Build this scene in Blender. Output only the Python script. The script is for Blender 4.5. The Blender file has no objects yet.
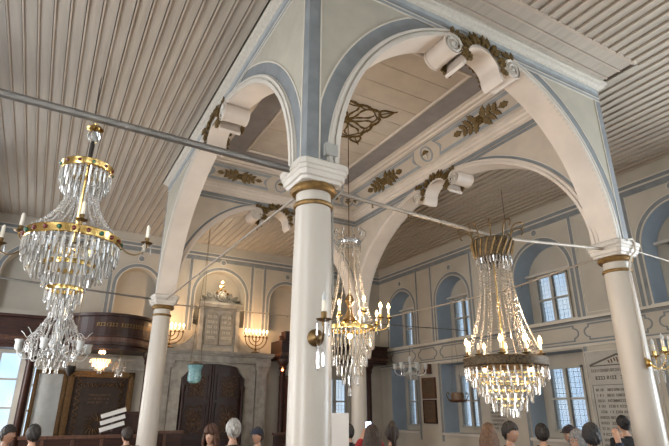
import bpy, bmesh, math, random
from mathutils import Vector, Matrix, Quaternion
random.seed(7)
PI = math.pi
sc = bpy.context.scene
COL = sc.collection
# ------------------------------------------------------------------ dimensions (metres)
A, B = 5.21, 7.43          # spacing of the four columns
WO, WI = .17, .16          # wall of the canopy: outward / inward of the column axis
HC = 7.25                  # ceiling of the hall
XR, YB, XL, YF = 9.2, 12.15, -4.3, -5.1

# ------------------------------------------------------------------ materials
def _n(nt, t, **k):
    n = nt.nodes.new(t)
    for a, v in k.items(): setattr(n, a, v)
    return n
def mat(name, col, rough=.6, metal=0, var=.06, scale=4, bump=0, bscale=60, spec=.5, trans=0, emit=None, es=0, alpha=1, stretch=None, ior=1.5, dirt=None):
    m = bpy.data.materials.new(name); m.use_nodes = True
    nt = m.node_tree; b = nt.nodes['Principled BSDF']
    b.inputs['Roughness'].default_value = rough; b.inputs['Metallic'].default_value = metal
    b.inputs['Specular IOR Level'].default_value = spec; b.inputs['IOR'].default_value = ior
    b.inputs['Transmission Weight'].default_value = trans; b.inputs['Alpha'].default_value = alpha
    c = (*col, 1)
    b.inputs['Base Color'].default_value = c
    if var or bump:
        tc = _n(nt, 'ShaderNodeTexCoord'); mp = _n(nt, 'ShaderNodeMapping')
        if stretch: mp.inputs['Scale'].default_value = stretch
        nt.links.new(tc.outputs['Object'], mp.inputs['Vector'])
    if var:
        no = _n(nt, 'ShaderNodeTexNoise'); no.inputs['Scale'].default_value = scale; no.inputs['Detail'].default_value = 5
        nt.links.new(mp.outputs[0], no.inputs['Vector'])
        r = _n(nt, 'ShaderNodeValToRGB')
        d = dirt or tuple(max(0, x*(1-2.2*var)) for x in col)
        r.color_ramp.elements[0].position = .3; r.color_ramp.elements[1].position = .7
        r.color_ramp.elements[0].color = (*d, 1)
        r.color_ramp.elements[1].color = (*[min(1, x*(1+var)) for x in col], 1)
        nt.links.new(no.outputs['Fac'], r.inputs[0]); nt.links.new(r.outputs[0], b.inputs['Base Color'])
    if bump:
        n2 = _n(nt, 'ShaderNodeTexNoise'); n2.inputs['Scale'].default_value = bscale
        nt.links.new(mp.outputs[0], n2.inputs['Vector'])
        bu = _n(nt, 'ShaderNodeBump'); bu.inputs['Strength'].default_value = bump; bu.inputs['Distance'].default_value = .01
        nt.links.new(n2.outputs['Fac'], bu.inputs['Height']); nt.links.new(bu.outputs[0], b.inputs['Normal'])
    if emit:
        b.inputs['Emission Color'].default_value = (*emit, 1); b.inputs['Emission Strength'].default_value = es
    return m
M = {}
M['board'] = mat('painted boards', (.43, .385, .325), .33, var=.07, scale=2.2, stretch=(6, .35, 1), spec=.5)
M['batten'] = mat('board edge', (.47, .40, .33), .4, var=.05)
M['gap'] = mat('board gap', (.12, .09, .07), .9, var=0)
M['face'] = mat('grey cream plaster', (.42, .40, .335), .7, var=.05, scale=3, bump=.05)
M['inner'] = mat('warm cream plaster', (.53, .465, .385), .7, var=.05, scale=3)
M['blue'] = mat('blue grey paint', (.215, .235, .25), .6, var=.08, scale=5)
M['lightblue'] = mat('light blue paint', (.40, .44, .46), .6, var=.08, scale=6)
M['midblue'] = mat('mid blue paint', (.29, .315, .335), .6, var=.08, scale=5)
M['mauve'] = mat('mauve grey paint', (.30, .285, .285), .6, var=.06)
M['white'] = mat('white gloss paint', (.60, .57, .52), .4, var=.04, scale=3)
M['arch'] = mat('pinkish white paint', (.68, .61, .54), .45, var=.05, scale=2)
M['worn'] = mat('worn cream moulding', (.53, .50, .44), .7, var=.06, scale=20, bump=.15, bscale=30)
M['column'] = mat('column enamel', (.52, .485, .43), .35, var=.04, scale=2, stretch=(1, 1, .3))
M['gold'] = mat('gilded paint', (.25, .15, .05), .45, .55, var=.18, scale=18)
M['leaf'] = mat('old gilded carving', (.15, .095, .028), .6, .35, var=.2, scale=25, bump=.3)
M['brass'] = mat('polished brass', (.72, .50, .18), .22, 1, var=.08, scale=8)
M['olddbrass'] = mat('dark brass', (.16, .10, .04), .4, .8, var=.15, scale=12)
M['iron'] = mat('dark iron', (.05, .045, .04), .5, .7, var=.1)
M['rod'] = mat('painted steel rod', (.36, .32, .27), .45, .3, var=.1, scale=6)
M['pipe'] = mat('grey steel pipe', (.19, .18, .165), .4, .5, var=.1)
M['wall'] = mat('cream wall plaster', (.49, .455, .39), .75, var=.05, scale=1.5, bump=.06)
M['wallline'] = mat('pale line paint', (.60, .57, .50), .6, var=.03)
M['niche'] = mat('plaster tinted by blue window light', (.37, .47, .59), .7, var=.05, scale=2)  # blue of the window light put into the plaster colour
M['wframe'] = mat('window frame paint', (.43, .42, .38), .5, var=.05)
M['lattice'] = mat('window iron', (.22, .25, .28), .5, .4, var=.05)
M['wood'] = mat('dark red wood', (.036, .012, .007), .38, var=.3, scale=6, stretch=(.6, 3, 6), spec=.35)
M['woodmid'] = mat('brown wood', (.11, .045, .024), .38, var=.25, scale=6, stretch=(3, 3, .5))
M['carve'] = mat('carved door relief', (.15, .085, .045), .4, .1, var=.3, scale=20)
M['marble'] = mat('grey marble', (.36, .335, .29), .45, var=.16, scale=5, bump=.05)
M['tablet'] = mat('tablet stone', (.25, .24, .21), .5, var=.12, scale=10)
M['plaque'] = mat('white marble plaque', (.41, .39, .345), .4, var=.06, scale=4)
M['ink'] = mat('engraved lettering', (.10, .085, .07), .7, var=0)
M['velvet'] = mat('dark brown velvet', (.030, .017, .011), .8, var=.3, scale=8)
M['redcloth'] = mat('brown red curtain', (.11, .032, .022), .8, var=.2, scale=8)
M['gilt'] = mat('gilt frame', (.13, .07, .025), .38, .6, var=.2, scale=20)
M['mirror'] = mat('pale grey marbled panel', (.48, .51, .50), .25, var=.08, scale=3)
M['ringbronze'] = mat('dark bronze ring', (.085, .055, .024), .5, .5, var=.35, scale=40, bump=.5, bscale=80)
M['bronze'] = mat('bronze brown plaque', (.16, .095, .05), .45, .2, var=.15, scale=10)
M['candle'] = mat('ivory candle', (.78, .74, .64), .4, var=0, spec=.4)
M['glass'] = mat('clear glass', (.85, .92, .97), .05, trans=.95, var=0)
M['frost'] = mat('frosted glass', (.80, .84, .84), .35, trans=.4, var=0)
M['blueglass'] = mat('turquoise glass', (.35, .72, .80), .25, trans=.45, var=.2, scale=25, bump=.4, bscale=40)
M['jewelred'] = mat('dark red jewel', (.12, .01, .012), .12, var=0)
M['jewelgreen'] = mat('green jewel', (.01, .10, .06), .12, var=0)
M['floor'] = mat('worn wooden floor', (.16, .085, .045), .45, var=.2, scale=3, stretch=(6, .5, 1))
M['board_white'] = mat('white display board', (.72, .71, .68), .5, var=.02)
M['plastic'] = mat('grey plastic box', (.36, .36, .34), .5, var=.02)
M['paper'] = mat('white paper', (.75, .74, .72), .7, var=.02)
M['flame'] = mat('glowing bulb', (1, .8, .5), .4, var=0, emit=(1, .62, .28), es=9)
M['flamelow'] = mat('warm glowing crystal', (1, .8, .5), .3, var=0, emit=(1, .50, .20), es=1.6)
M['redlamp'] = mat('red memorial lamp', (1, .3, .1), .4, var=0, emit=(1, .25, .08), es=8)
def crystal(name, tint, dens):
    m = bpy.data.materials.new(name); m.use_nodes = True; nt = m.node_tree
    nt.nodes.clear()
    o = _n(nt, 'ShaderNodeOutputMaterial'); g = _n(nt, 'ShaderNodeBsdfGlass'); g.inputs['Roughness'].default_value = .02
    g.inputs['Color'].default_value = (*tint, 1); g.inputs['IOR'].default_value = 1.55
    d = _n(nt, 'ShaderNodeBsdfDiffuse'); d.inputs['Color'].default_value = (*[x*.9 for x in tint], 1)
    gl = _n(nt, 'ShaderNodeBsdfGlossy'); gl.inputs['Roughness'].default_value = .12; gl.inputs['Color'].default_value = (.95, .95, .95, 1)
    a = _n(nt, 'ShaderNodeMixShader'); a.inputs[0].default_value = dens
    b = _n(nt, 'ShaderNodeMixShader'); b.inputs[0].default_value = .28
    nt.links.new(g.outputs[0], a.inputs[1]); nt.links.new(d.outputs[0], a.inputs[2])
    nt.links.new(a.outputs[0], b.inputs[1]); nt.links.new(gl.outputs[0], b.inputs[2]); nt.links.new(b.outputs[0], o.inputs[0])
    return m
M['crystal'] = crystal('cut crystal', (.92, .92, .90), .42)
M['crystalwarm'] = crystal('warm cut crystal', (.86, .80, .71), .34)
M['bead'] = crystal('bead crystal', (.95, .94, .92), .60)
M['beadwarm'] = crystal('warm bead crystal', (.88, .82, .72), .5)
M['crystaldim'] = crystal('grey cut crystal', (.66, .68, .68), .30)

# ------------------------------------------------------------------ helpers
def smooth(me, ang=35):
    for p in me.polygons: p.use_smooth = True
    try: me.set_sharp_from_angle(angle=math.radians(ang))
    except Exception: pass
class MB:
    def __init__(s): s.v = []; s.f = []
    def add(s, vs, fs):
        k = len(s.v); s.v += [tuple(v) for v in vs]; s.f += [tuple(i+k for i in f) for f in fs]; return s
    def box(s, x0, y0, z0, x1, y1, z1, mx=None):
        vs = [Vector((x, y, z)) for z in (z0, z1) for x, y in ((x0, y0), (x1, y0), (x1, y1), (x0, y1))]
        if mx: vs = [mx @ v for v in vs]
        return s.add(vs, [(3, 2, 1, 0), (4, 5, 6, 7), (0, 1, 5, 4), (1, 2, 6, 5), (2, 3, 7, 6), (3, 0, 4, 7)])
    def lathe(s, prof, o=(0, 0, 0), n=24, axis=None, a0=0, a1=2*PI):
        o = Vector(o); q = Quaternion() if axis is None else Vector((0, 0, 1)).rotation_difference(Vector(axis).normalized())
        full = abs(a1-a0-2*PI) < 1e-6; m = n if full else n+1
        vs = []
        for r, z in prof:
            for i in range(m):
                t = a0+(a1-a0)*i/n
                vs.append(o+q @ Vector((r*math.cos(t), r*math.sin(t), z)))
        fs = []
        for j in range(len(prof)-1):
            for i in range(n):
                i2 = (i+1) % m
                fs.append((j*m+i, j*m+i2, (j+1)*m+i2, (j+1)*m+i))
        if full and not (len(prof) > 2 and tuple(prof[0]) == tuple(prof[-1])):
            if prof[0][0] > 1e-6: fs.append(tuple(range(m-1, -1, -1)))
            if prof[-1][0] > 1e-6: fs.append(tuple((len(prof)-1)*m+i for i in range(m)))
        return s.add(vs, fs)
    def tube(s, pts, r, n=8, cap=True, closed=False):
        pts = [Vector(p) for p in pts]; N = len(pts)
        rr = r if isinstance(r, (list, tuple)) else [r]*N
        vs = []; up = None
        for i, p in enumerate(pts):
            if closed: d = pts[(i+1) % N]-pts[i-1]
            else: d = (pts[min(i+1, N-1)]-pts[max(i-1, 0)])
            if d.length < 1e-9: d = Vector((0, 0, 1))
            d.normalize()
            if up is None:
                up = Vector((0, 0, 1)) if abs(d.z) < .9 else Vector((1, 0, 0))
            a = (up-d*up.dot(d))
            if a.length < 1e-4: a = d.orthogonal()
            a.normalize(); up = a; b = d.cross(a)
            for k in range(n):
                t = 2*PI*k/n; vs.append(p+(a*math.cos(t)+b*math.sin(t))*rr[i])
        fs = []
        for i in range(N if closed else N-1):
            j = (i+1) % N
            for k in range(n): fs.append((i*n+k, i*n+(k+1) % n, j*n+(k+1) % n, j*n+k))
        if cap and not closed:
            fs.append(tuple(range(n-1, -1, -1))); fs.append(tuple((N-1)*n+k for k in range(n)))
        return s.add(vs, fs)
    def strip(s, a, b):       # quads between two point rows
        n = len(a); return s.add(list(a)+list(b), [(i, i+1, n+i+1, n+i) for i in range(n-1)])
    def slab(s, a, b, c, d):  # closed band: four rows (a,b front; c,d back)
        n = len(a); vs = list(a)+list(b)+list(d)+list(c); fs = []
        for i in range(n-1):
            for r in range(4):
                r2 = (r+1) % 4
                fs.append((r*n+i, r*n+i+1, r2*n+i+1, r2*n+i))
        fs += [(0, n, 2*n, 3*n), (n-1, 4*n-1, 3*n-1, 2*n-1)]
        return s.add(vs, fs)
    def ball(s, c, r, n=10, m=6, sz=1):
        return s.lathe([(max(1e-7, r*math.sin(PI*i/m)), -r*sz*math.cos(PI*i/m)) for i in range(m+1)], c, n)
    def poly(s, pts, nrm, th):   # flat outline given thickness along nrm
        n = len(pts); nrm = Vector(nrm)*th
        p = [Vector(q) for q in pts]; bm = bmesh.new()
        vs = [bm.verts.new(q) for q in p]
        try: f = bm.faces.new(vs)
        except ValueError: bm.free(); return s
        r = bmesh.ops.triangulate(bm, faces=[f]); bm.verts.index_update()
        tri = [tuple(v.index for v in g.verts) for g in bm.faces]; bm.free()
        s.add(p, tri); s.add([q+nrm for q in p], [t[::-1] for t in tri])
        return s.add(p+[q+nrm for q in p], [(i, (i+1) % n, n+(i+1) % n, n+i) for i in range(n)])
    def mesh(s, name, m, sm=False, fixn=True):
        me = bpy.data.meshes.new(name); me.from_pydata([tuple(v) for v in s.v], [], s.f); me.update()
        if fixn:
            bm = bmesh.new(); bm.from_mesh(me); bmesh.ops.recalc_face_normals(bm, faces=bm.faces); bm.to_mesh(me); bm.free()
        if m: me.materials.append(M[m] if isinstance(m, str) else m)
        if sm: smooth(me)
        return me
    def build(s, name, m, parent=None, sm=False, loc=None, fixn=True):
        o = bpy.data.objects.new(name, s.mesh(name, m, sm, fixn)); COL.objects.link(o)
        if parent: o.parent = parent
        if loc: o.location = loc
        return o
def tag(o, label, cat, group=None):
    o['label'] = label; o['category'] = cat
    if group: o['group'] = group
    return o
def thing(name, label, cat, loc=(0, 0, 0), rz=0, group=None):
    o = bpy.data.objects.new(name, None); COL.objects.link(o); o.location = loc; o.rotation_euler = (0, 0, rz); o.empty_display_size = .1
    return tag(o, label, cat, group)
def struct(o): o['kind'] = 'structure'; return o
def kids(o): return list(o.children)
def dup_tree(o, parent=None):
    c = o.copy(); COL.objects.link(c)
    if parent: c.parent = parent
    for ch in kids(o): dup_tree(ch, c)
    return c
def inst(src, parent, mx):   # a copy of one part, mesh shared
    c = src.copy(); COL.objects.link(c); c.parent = parent; c.matrix_local = mx; return c
V = Vector
def lamp(name, loc, e, col=(1, .78, .53), r=.05):
    l = bpy.data.lights.new(name, 'POINT'); l.energy = e; l.color = col; l.shadow_soft_size = r
    o = bpy.data.objects.new(name, l); COL.objects.link(o); o.location = loc; return o

# ------------------------------------------------------------------ camera
FPX, YAW, PIT, ROL = 503.24, .514572, .356351, .003028
cam = bpy.data.cameras.new('camera'); co = bpy.data.objects.new('camera', cam); COL.objects.link(co); sc.camera = co
cy, sy, cp, sp = math.cos(YAW), math.sin(YAW), math.cos(PIT), math.sin(PIT)
fw = V((sy*cp, cy*cp, sp)); rt = V((cy, -sy, 0)); up = rt.cross(fw)
r2 = rt*math.cos(ROL)+up*math.sin(ROL); u2 = -rt*math.sin(ROL)+up*math.cos(ROL)
mx = Matrix.Identity(4)
for i in range(3): mx[i][0] = r2[i]; mx[i][1] = u2[i]; mx[i][2] = -fw[i]
CAM = V((-2.208, -4.359, 1.9)); mx.translation = CAM
co.matrix_world = mx; cam.sensor_width = 36; cam.lens = FPX/669*36; cam.clip_start = .05; cam.clip_end = 300

# ------------------------------------------------------------------ room shell
f = MB().box(XL-.6, YF-.6, -.2, XR+1.2, YB+.8, 0).build('floor', 'floor'); struct(f)
# ceiling: dark backing, boards running front to back with open joints, battens
ceil = MB()
holes = (-WO+.02, -WO+.02, A+WO-.02, B+WO-.02)
def bx(mb, x0, x1, y0, y1, z0, z1):    # box minus the canopy's footprint
    hx0, hy0, hx1, hy1 = holes
    if x1 <= hx0 or x0 >= hx1: mb.box(x0, y0, z0, x1, y1, z1)
    else:
        mb.box(x0, y0, z0, x1, hy0, z1); mb.box(x0, hy1, z0, x1, y1, z1)
cb = MB(); x = XL
edge = [XL-.5, holes[0], holes[2], XR+1.0]
for i in range(3): bx(ceil, edge[i], edge[i+1], YF-.5, YB+.6, HC+.035, HC+.12)
ceil_o = struct(ceil.build('ceiling', 'gap'))
PB = .2
k = 0; x = XL
frame_y = -.85     # boards of the frame along the front of the canopy run sideways
bt = MB()
while x < XR:
    x1 = min(x+PB-.014, XR)
    segs = []
    if x1 > holes[0] and x < holes[2]:
        segs = [(YF, frame_y), (holes[3], YB)]
    else: segs = [(YF, YB)]
    for y0, y1 in segs:
        cb.box(x, y0, HC, x1, y1, HC+.03)
        bt.box(x1+.014, y0+.0, HC-.034, x1+.036, y1, HC+.002)
    x += PB; k += 1
for i in range(3):
    y0 = frame_y+.01+i*.225
    cb.box(-WO-.03, y0, HC-.01, A+WO, y0+.212, HC+.03); bt.box(-WO-.03, y0-.004, HC-.034, A+WO, y0+.02, HC-.008)
bt.box(-WO-.03, frame_y-.02, HC-.03, A+WO+.05, frame_y+.02, HC)
cbo = cb.build('ceiling_board', 'board', ceil_o); bto = bt.build('board_batten', 'batten', ceil_o)

def wall_quads(mb, P, u0, u1, z0, z1, openings):
    """flat wall with openings [(uL,uR,zB,spring,rise)]; rise 0 = rectangular. P(u,z) gives a point."""
    us = sorted(openings, key=lambda o: o[0]); cur = u0
    for (a, b, zb, zs, rise) in us:
        mb.strip([P(cur, z0), P(a, z0)], [P(cur, z1), P(a, z1)])
        if zb > z0: mb.strip([P(a, z0), P(b, z0)], [P(a, zb), P(b, zb)])
        N = 24 if rise else 1
        top = []; c = (a+b)/2; h = (b-a)/2
        for i in range(N+1):
            t = PI*(1-i/N); top.append((c+h*math.cos(t) if rise else (a if i == 0 else b), zs+rise*math.sin(t) if rise else zs))
        mb.strip([P(*q) for q in top], [P(q[0], z1) for q in top])
        cur = b
    mb.strip([P(cur, z0), P(u1, z0)], [P(cur, z1), P(u1, z1)])
def reveal(mb, P0, P1, a, b, zb, zs, rise):
    """jambs, sill and arch of an opening between surface P0 and P1."""
    c = (a+b)/2; h = (b-a)/2; N = 24 if rise else 1
    path = [(a, zb)]+[((c+h*math.cos(PI*(1-i/N)) if rise else (a, b)[i]), zs+(rise*math.sin(PI*(1-i/N)) if rise else 0)) for i in range(N+1)]+[(b, zb), (a, zb)]
    mb.strip([P0(*q) for q in path], [P1(*q) for q in path])

def window(n, P, a, b, z0, z1, out, rows=2, bars=True):
    """two-light casement; P(u,z,d) point at depth d."""
    w = MB(); fr = .055
    def bar(u0, u1, za, zb, d0, d1): 
        vs = [P(u, z, d) for z in (za, zb) for u, d in ((u0, d0), (u1, d0), (u1, d1), (u0, d1))]
        w.add(vs, [(3, 2, 1, 0), (4, 5, 6, 7), (0, 1, 5, 4), (1, 2, 6, 5), (2, 3, 7, 6), (3, 0, 4, 7)])
    bar(a, b, z0, z0+fr, -.05, .05); bar(a, b, z1-fr, z1, -.05, .05)
    bar(a, a+fr, z0, z1, -.05, .05); bar(b-fr, b, z0, z1, -.05, .05)
    c = (a+b)/2; bar(c-.045, c+.045, z0, z1, -.06, .05)
    for r in range(1, rows):
        z = z0+(z1-z0)*r/rows; bar(a, b, z-.025, z+.025, -.045, .045)
    o = struct(w.build('window_%d' % n, 'wframe'))
    g = MB(); vs = [P(a, z0, .01), P(b, z0, .01), P(b, z1, .01), P(a, z1, .01)]; vs += [P(a, z0, .016), P(b, z0, .016), P(b, z1, .016), P(a, z1, .016)]
    g.add(vs, [(0, 1, 2, 3), (7, 6, 5, 4), (0, 1, 5, 4), (1, 2, 6, 5), (2, 3, 7, 6), (3, 0, 4, 7)]); g.build('pane', 'glass', o)
    if bars:
        l = MB(); nu = 8; nz = int(round((z1-z0)/.13))
        for i in range(1, nu):
            u = a+(b-a)*i/nu; l.tube([P(u, z0, .14), P(u, z1, .14)], .010, 4)
        for i in range(1, nz):
            z = z0+(z1-z0)*i/nz; l.tube([P(a, z, .15), P(b, z, .15)], .010, 4)
        for i in range(nu):
            for j in range(nz):
                u = a+(b-a)*(i+.5)/nu; z = z0+(z1-z0)*(j+.5)/nz; q = .035
                l.tube([P(u+q*math.cos(t*PI/4), z+q*math.sin(t*PI/4), .145) for t in range(8)], .008, 3, closed=True)
        l.build('iron_lattice', 'lattice', o)
    return o

# ---- right wall (x = XR) -------------------------------------------------
NR = [(10.75, .76), (8.0, .76), (4.47, .90), (.77, .90), (-2.9, .90)]     # niche centre y, half width
ND = .62
def PRd(d): return lambda u, z: V((XR+d, u, z))
def PRw(u, z, d): return V((XR+ND+d, u, z))
wr = MB(); ZW = 7.25
ops_up = [(c-h, c+h, 4.08, 5.36, h) for c, h in NR]
ops_lo = [(c-h, c+h, 1.25, 3.32, 0) for c, h in NR]
Pw = PRd(0)
wall_quads(wr, Pw, YF, YB, 3.75, ZW, ops_up); wall_quads(wr, Pw, YF, YB, 0, 3.75, ops_lo)
wr_o = struct(wr.build('wall_right', 'wall', fixn=False))
ni = MB()
for (c, h) in NR:
    reveal(ni, PRd(0), PRd(ND), c-h, c+h, 4.08, 5.36, h)
    reveal(ni, PRd(0), PRd(ND), c-h, c+h, 1.25, 3.32, 0)
ni.build('niche_reveal', 'niche', wr_o, fixn=False)
nb = MB(); wi = 1; wins = []
for (c, h) in NR:
    wa, wb = c-.52+.12, c+.52+.12
    if h < .8: wa, wb = c-.5+.08, c+.5+.08
    # back of the niche with the window opening cut out
    wall_quads(nb, PRd(ND), c-h-.02, c+h+.02, 4.05, 5.36+h+.02, [(wa, wb, 4.12, 5.5, 0)])
    wall_quads(nb, PRd(ND), c-h-.02, c+h+.02, 1.22, 3.36, [(wa, wb, 1.4, 3.0, 0)])
    wins += [(wa, wb, 4.12, 5.5), (wa, wb, 1.4, 3.0)]
nb.build('niche_back', 'wall', wr_o, fixn=False)
oj = MB()
for (a, b, z0, z1) in wins: reveal(oj, PRd(ND), PRd(ND+.22), a, b, z0, z1, 0)
oj.build('window_reveal', 'wframe', wr_o, fixn=False)
for i, (a, b, z0, z1) in enumerate(wins): window(i+1, PRw, a, b, z0, z1, (1, 0, 0))
# lunette ledge above the upper windows + sills
sl = MB()
for (c, h) in NR:
    sl.box(XR+ND-.16, c-h*.98, 5.50, XR+ND+.01, c+h*.98, 5.56)
    sl.box(XR-.05, c-h-.05, 4.02, XR+ND, c+h+.05, 4.085); sl.box(XR-.06, c-h-.05, 1.19, XR+ND, c+h+.05, 1.255)
sl.build('window_sill', 'white', wr_o)
# painted bands on walls -----------------------------------------------------
def band_arch(mb, P, c, h, zs, off0, off1, zb, th):
    """flat painted band round an arched opening between two offsets."""
    N = 28; a = []; b = []
    rows = [(c-h, zb)]+[(c+h*math.cos(PI*(1-i/N)), zs+h*math.sin(PI*(1-i/N))) for i in range(N+1)]+[(c+h, zb)]
    def off(o):
        r = [(c-h-o, zb)]+[(c+(h+o)*math.cos(PI*(1-i/N)), zs+(h+o)*math.sin(PI*(1-i/N))) for i in range(N+1)]+[(c+h+o, zb)]
        return r
    o0, o1 = off(off0), off(off1)
    mb.slab([P(u, z, 0) for u, z in o0], [P(u, z, 0) for u, z in o1], [P(u, z, th) for u, z in o0], [P(u, z, th) for u, z in o1])
def band_rect(mb, P, u0, u1, z0, z1, th):
    mb.slab([P(u0, z0, 0), P(u1, z0, 0)], [P(u0, z1, 0), P(u1, z1, 0)], [P(u0, z0, th), P(u1, z0, th)], [P(u0, z1, th), P(u1, z1, th)])
def ring(mb, P, u, z, r0, r1, th, n=20):
    a = [(u+r0*math.cos(2*PI*i/n), z+r0*math.sin(2*PI*i/n)) for i in range(n+1)]; b = [(u+r1*math.cos(2*PI*i/n), z+r1*math.sin(2*PI*i/n)) for i in range(n+1)]
    mb.slab([P(*q, 0) for q in a], [P(*q, 0) for q in b], [P(*q, th) for q in a], [P(*q, th) for q in b])
def panel_outline(mb, P, u0, u1, z0, z1, w, th, lobe=0):
    """rectangular frame line; lobe>0 gives concave ends as on the frieze panels"""
    def path(i):
        a, b, c, d = u0+i, u1-i, z0+i, z1-i
        if not lobe: return [(a, c), (b, c), (b, d), (a, d), (a, c)]
        m = (c+d)/2; l = lobe; pts = []
        pts += [(a+l, c), (b-l, c)]
        for k in range(7):
            t = -PI/2+PI*k/6; pts.append((b-l+ (l*.9)*math.cos(t), m+(d-c)*.32*math.sin(t)))
        pts += [(b-l, d), (a+l, d)]
        for k in range(7):
            t = PI/2+PI*k/6; pts.append((a+l+(l*.9)*math.cos(t), m+(d-c)*.32*math.sin(t)))
        pts.append((a+l, c)); return pts
    p, q = path(0), path(w)
    mb.slab([P(*t, 0) for t in p], [P(*t, 0) for t in q], [P(*t, th) for t in p], [P(*t, th) for t in q])
def wall_paint(P, niches, u0, u1, zs, parent, lower=True, zbase=4.02, pil=None):
    bl = MB(); wl = MB()
    band_rect(bl, P, u0, u1, 6.84, 6.93, .012); band_rect(bl, P, u0, u1, 6.66, 6.80, .012); band_rect(wl, P, u0, u1, 6.80, 6.84, .02); band_rect(wl, P, u0, u1, 6.93, 6.96, .02)
    ns = sorted(niches)
    for (c, h) in ns:
        band_arch(bl, P, c, h, zs, .03, .125, zbase, .010); band_arch(wl, P, c, h, zs, -.0, .03, zbase, .022); band_arch(wl, P, c, h, zs, .125, .145, zbase, .016)
        ring(bl, P, c, zs+h+.30, .0001, .085, .02); ring(wl, P, c, zs+h+.30, .085, .105, .026)
    for i in range(len(ns)-1):
        g0, g1 = ns[i][0]+ns[i][1]+.17, ns[i+1][0]-ns[i+1][1]-.17
        if g1-g0 > .5:
            for (a, b) in ((g0, g0+.09), (g1-.09, g1)):
                band_rect(bl, P, a, b, zbase, 6.66, .011); band_rect(wl, P, a-.018, a, zbase, 6.66, .017); band_rect(wl, P, b, b+.018, zbase, 6.66, .017)
            panel_outline(wl, P, g0+.13, g1-.13, zbase+.12, 6.6, .018, .015)
    # horizontal string course with framed panels
    if lower:
        band_rect(wl, P, u0, u1, 3.98, 4.06, .07); band_rect(bl, P, u0, u1, 3.93, 3.98, .012)
        band_rect(wl, P, u0, u1, 3.36, 3.42, .05); band_rect(bl, P, u0, u1, 3.42, 3.46, .012)
        for i in range(len(ns)-1):
            g0, g1 = ns[i][0]+ns[i][1]+.05, ns[i+1][0]-ns[i+1][1]-.05
            band_rect(bl, P, g0-.02, g0+.07, 1.0, 3.36, .011); band_rect(bl, P, g1-.07, g1+.02, 1.0, 3.36, .011)
            panel_outline(bl, P, g0+.05, g1-.05, 3.50, 3.90, .035, .012, lobe=.14)
        for (c, h) in ns: panel_outline(bl, P, c-h, c+h, 3.50, 3.90, .035, .012, lobe=.14)
    bl.build('painted_band', 'blue', parent); wl.build('painted_line', 'wallline', parent)
wall_paint(lambda u, z, d: V((XR-d, u, z)), [(c, h) for c, h in NR], YF, YB, 5.36, wr_o)

# ---- back wall (y = YB) -----------------------------------------------------
NBk = [(-2.75, .86), (.05, .62), (2.72, .86), (5.15, .66), (7.45, .66)]
wb_ = MB()
PB0 = lambda u, z: V((u, YB, z))
NDB = .45
back_lo = [(-3.75, -2.62, 1.2, 3.4, 0), (-2.46, -2.2, 1.2, 3.2, 0), (6.75, 7.75, 1.4, 3.0, 0)]
wall_quads(wb_, PB0, XL, XR, 3.75, ZW, [(c-h, c+h, 4.5, 5.5, h) for c, h in NBk]); wall_quads(wb_, PB0, XL, XR, 0, 3.75, back_lo)
wbo = struct(wb_.build('wall_back', 'wall', fixn=False))
nb = MB()
for c, h in NBk:
    reveal(nb, PB0, lambda u, z: V((u, YB+NDB, z)), c-h, c+h, 4.5, 5.5, h)
    wall_quads(nb, lambda u, z: V((u, YB+NDB, z)), c-h-.02, c+h+.02, 4.4, 6.5, [])
for o in back_lo: reveal(nb, PB0, lambda u, z: V((u, YB+.3, z)), *o)
nb.build('niche_reveal', 'wall', wbo, fixn=False)
wall_paint(lambda u, z, d: V((u, YB-d, z)), NBk, XL, XR, 5.5, wbo, lower=False, zbase=4.3)
for i, o in enumerate(back_lo): window(20+i, lambda u, z, d: V((u, YB+.2+d, z)), o[0], o[1], o[2], o[3], 0, rows=3 if i < 2 else 2, bars=(i == 2))
# left and front walls (behind and beside the camera), with tall windows
NL = [(10.2, .8), (6.2, .8), (2.2, .8), (-2.2, .8)]
wl_ = MB()
opl = [(c-.7, c+.7, 4.1, 6.2, 0) for c, h in NL]; opl2 = [(c-.7, c+.7, 1.2, 3.2, 0) for c, h in NL]
PL = lambda u, z: V((XL, u, z))
wall_quads(wl_, PL, YF, YB, 3.75, ZW, opl); wall_quads(wl_, PL, YF, YB, 0, 3.75, opl2)
wlo = struct(wl_.build('wall_left', 'wall', fixn=False))
rv = MB(); 
for o in opl+opl2: reveal(rv, PL, lambda u, z: V((XL-.4, u, z)), *o)
rv.build('window_reveal', 'niche', wlo, fixn=False)
for i, o in enumerate(opl+opl2): window(30+i, lambda u, z, d: V((XL-.3-d, u, z)), o[0], o[1], o[2], o[3], 0, bars=False)
NF = [-2.6, .6, 4.0, 7.2]
wf_ = MB(); PF = lambda u, z: V((u, YF, z))
opf = [(c-.7, c+.7, 4.1, 6.2, 0) for c in NF]; opf2 = [(c-.8, c+.8, 1.0, 3.2, 0) for c in NF]
wall_quads(wf_, PF, XL, XR, 3.75, ZW, opf); wall_quads(wf_, PF, XL, XR, 0, 3.75, opf2)
wfo = struct(wf_.build('wall_front', 'wall', fixn=False))
rv = MB()
for o in opf+opf2: reveal(rv, PF, lambda u, z: V((u, YF-.4, z)), *o)
rv.build('window_reveal', 'niche', wfo, fixn=False)
for i, o in enumerate(opf+opf2): window(40+i, lambda u, z, d: V((u, YF-.3-d, z)), o[0], o[1], o[2], o[3], 0, bars=False)

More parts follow.
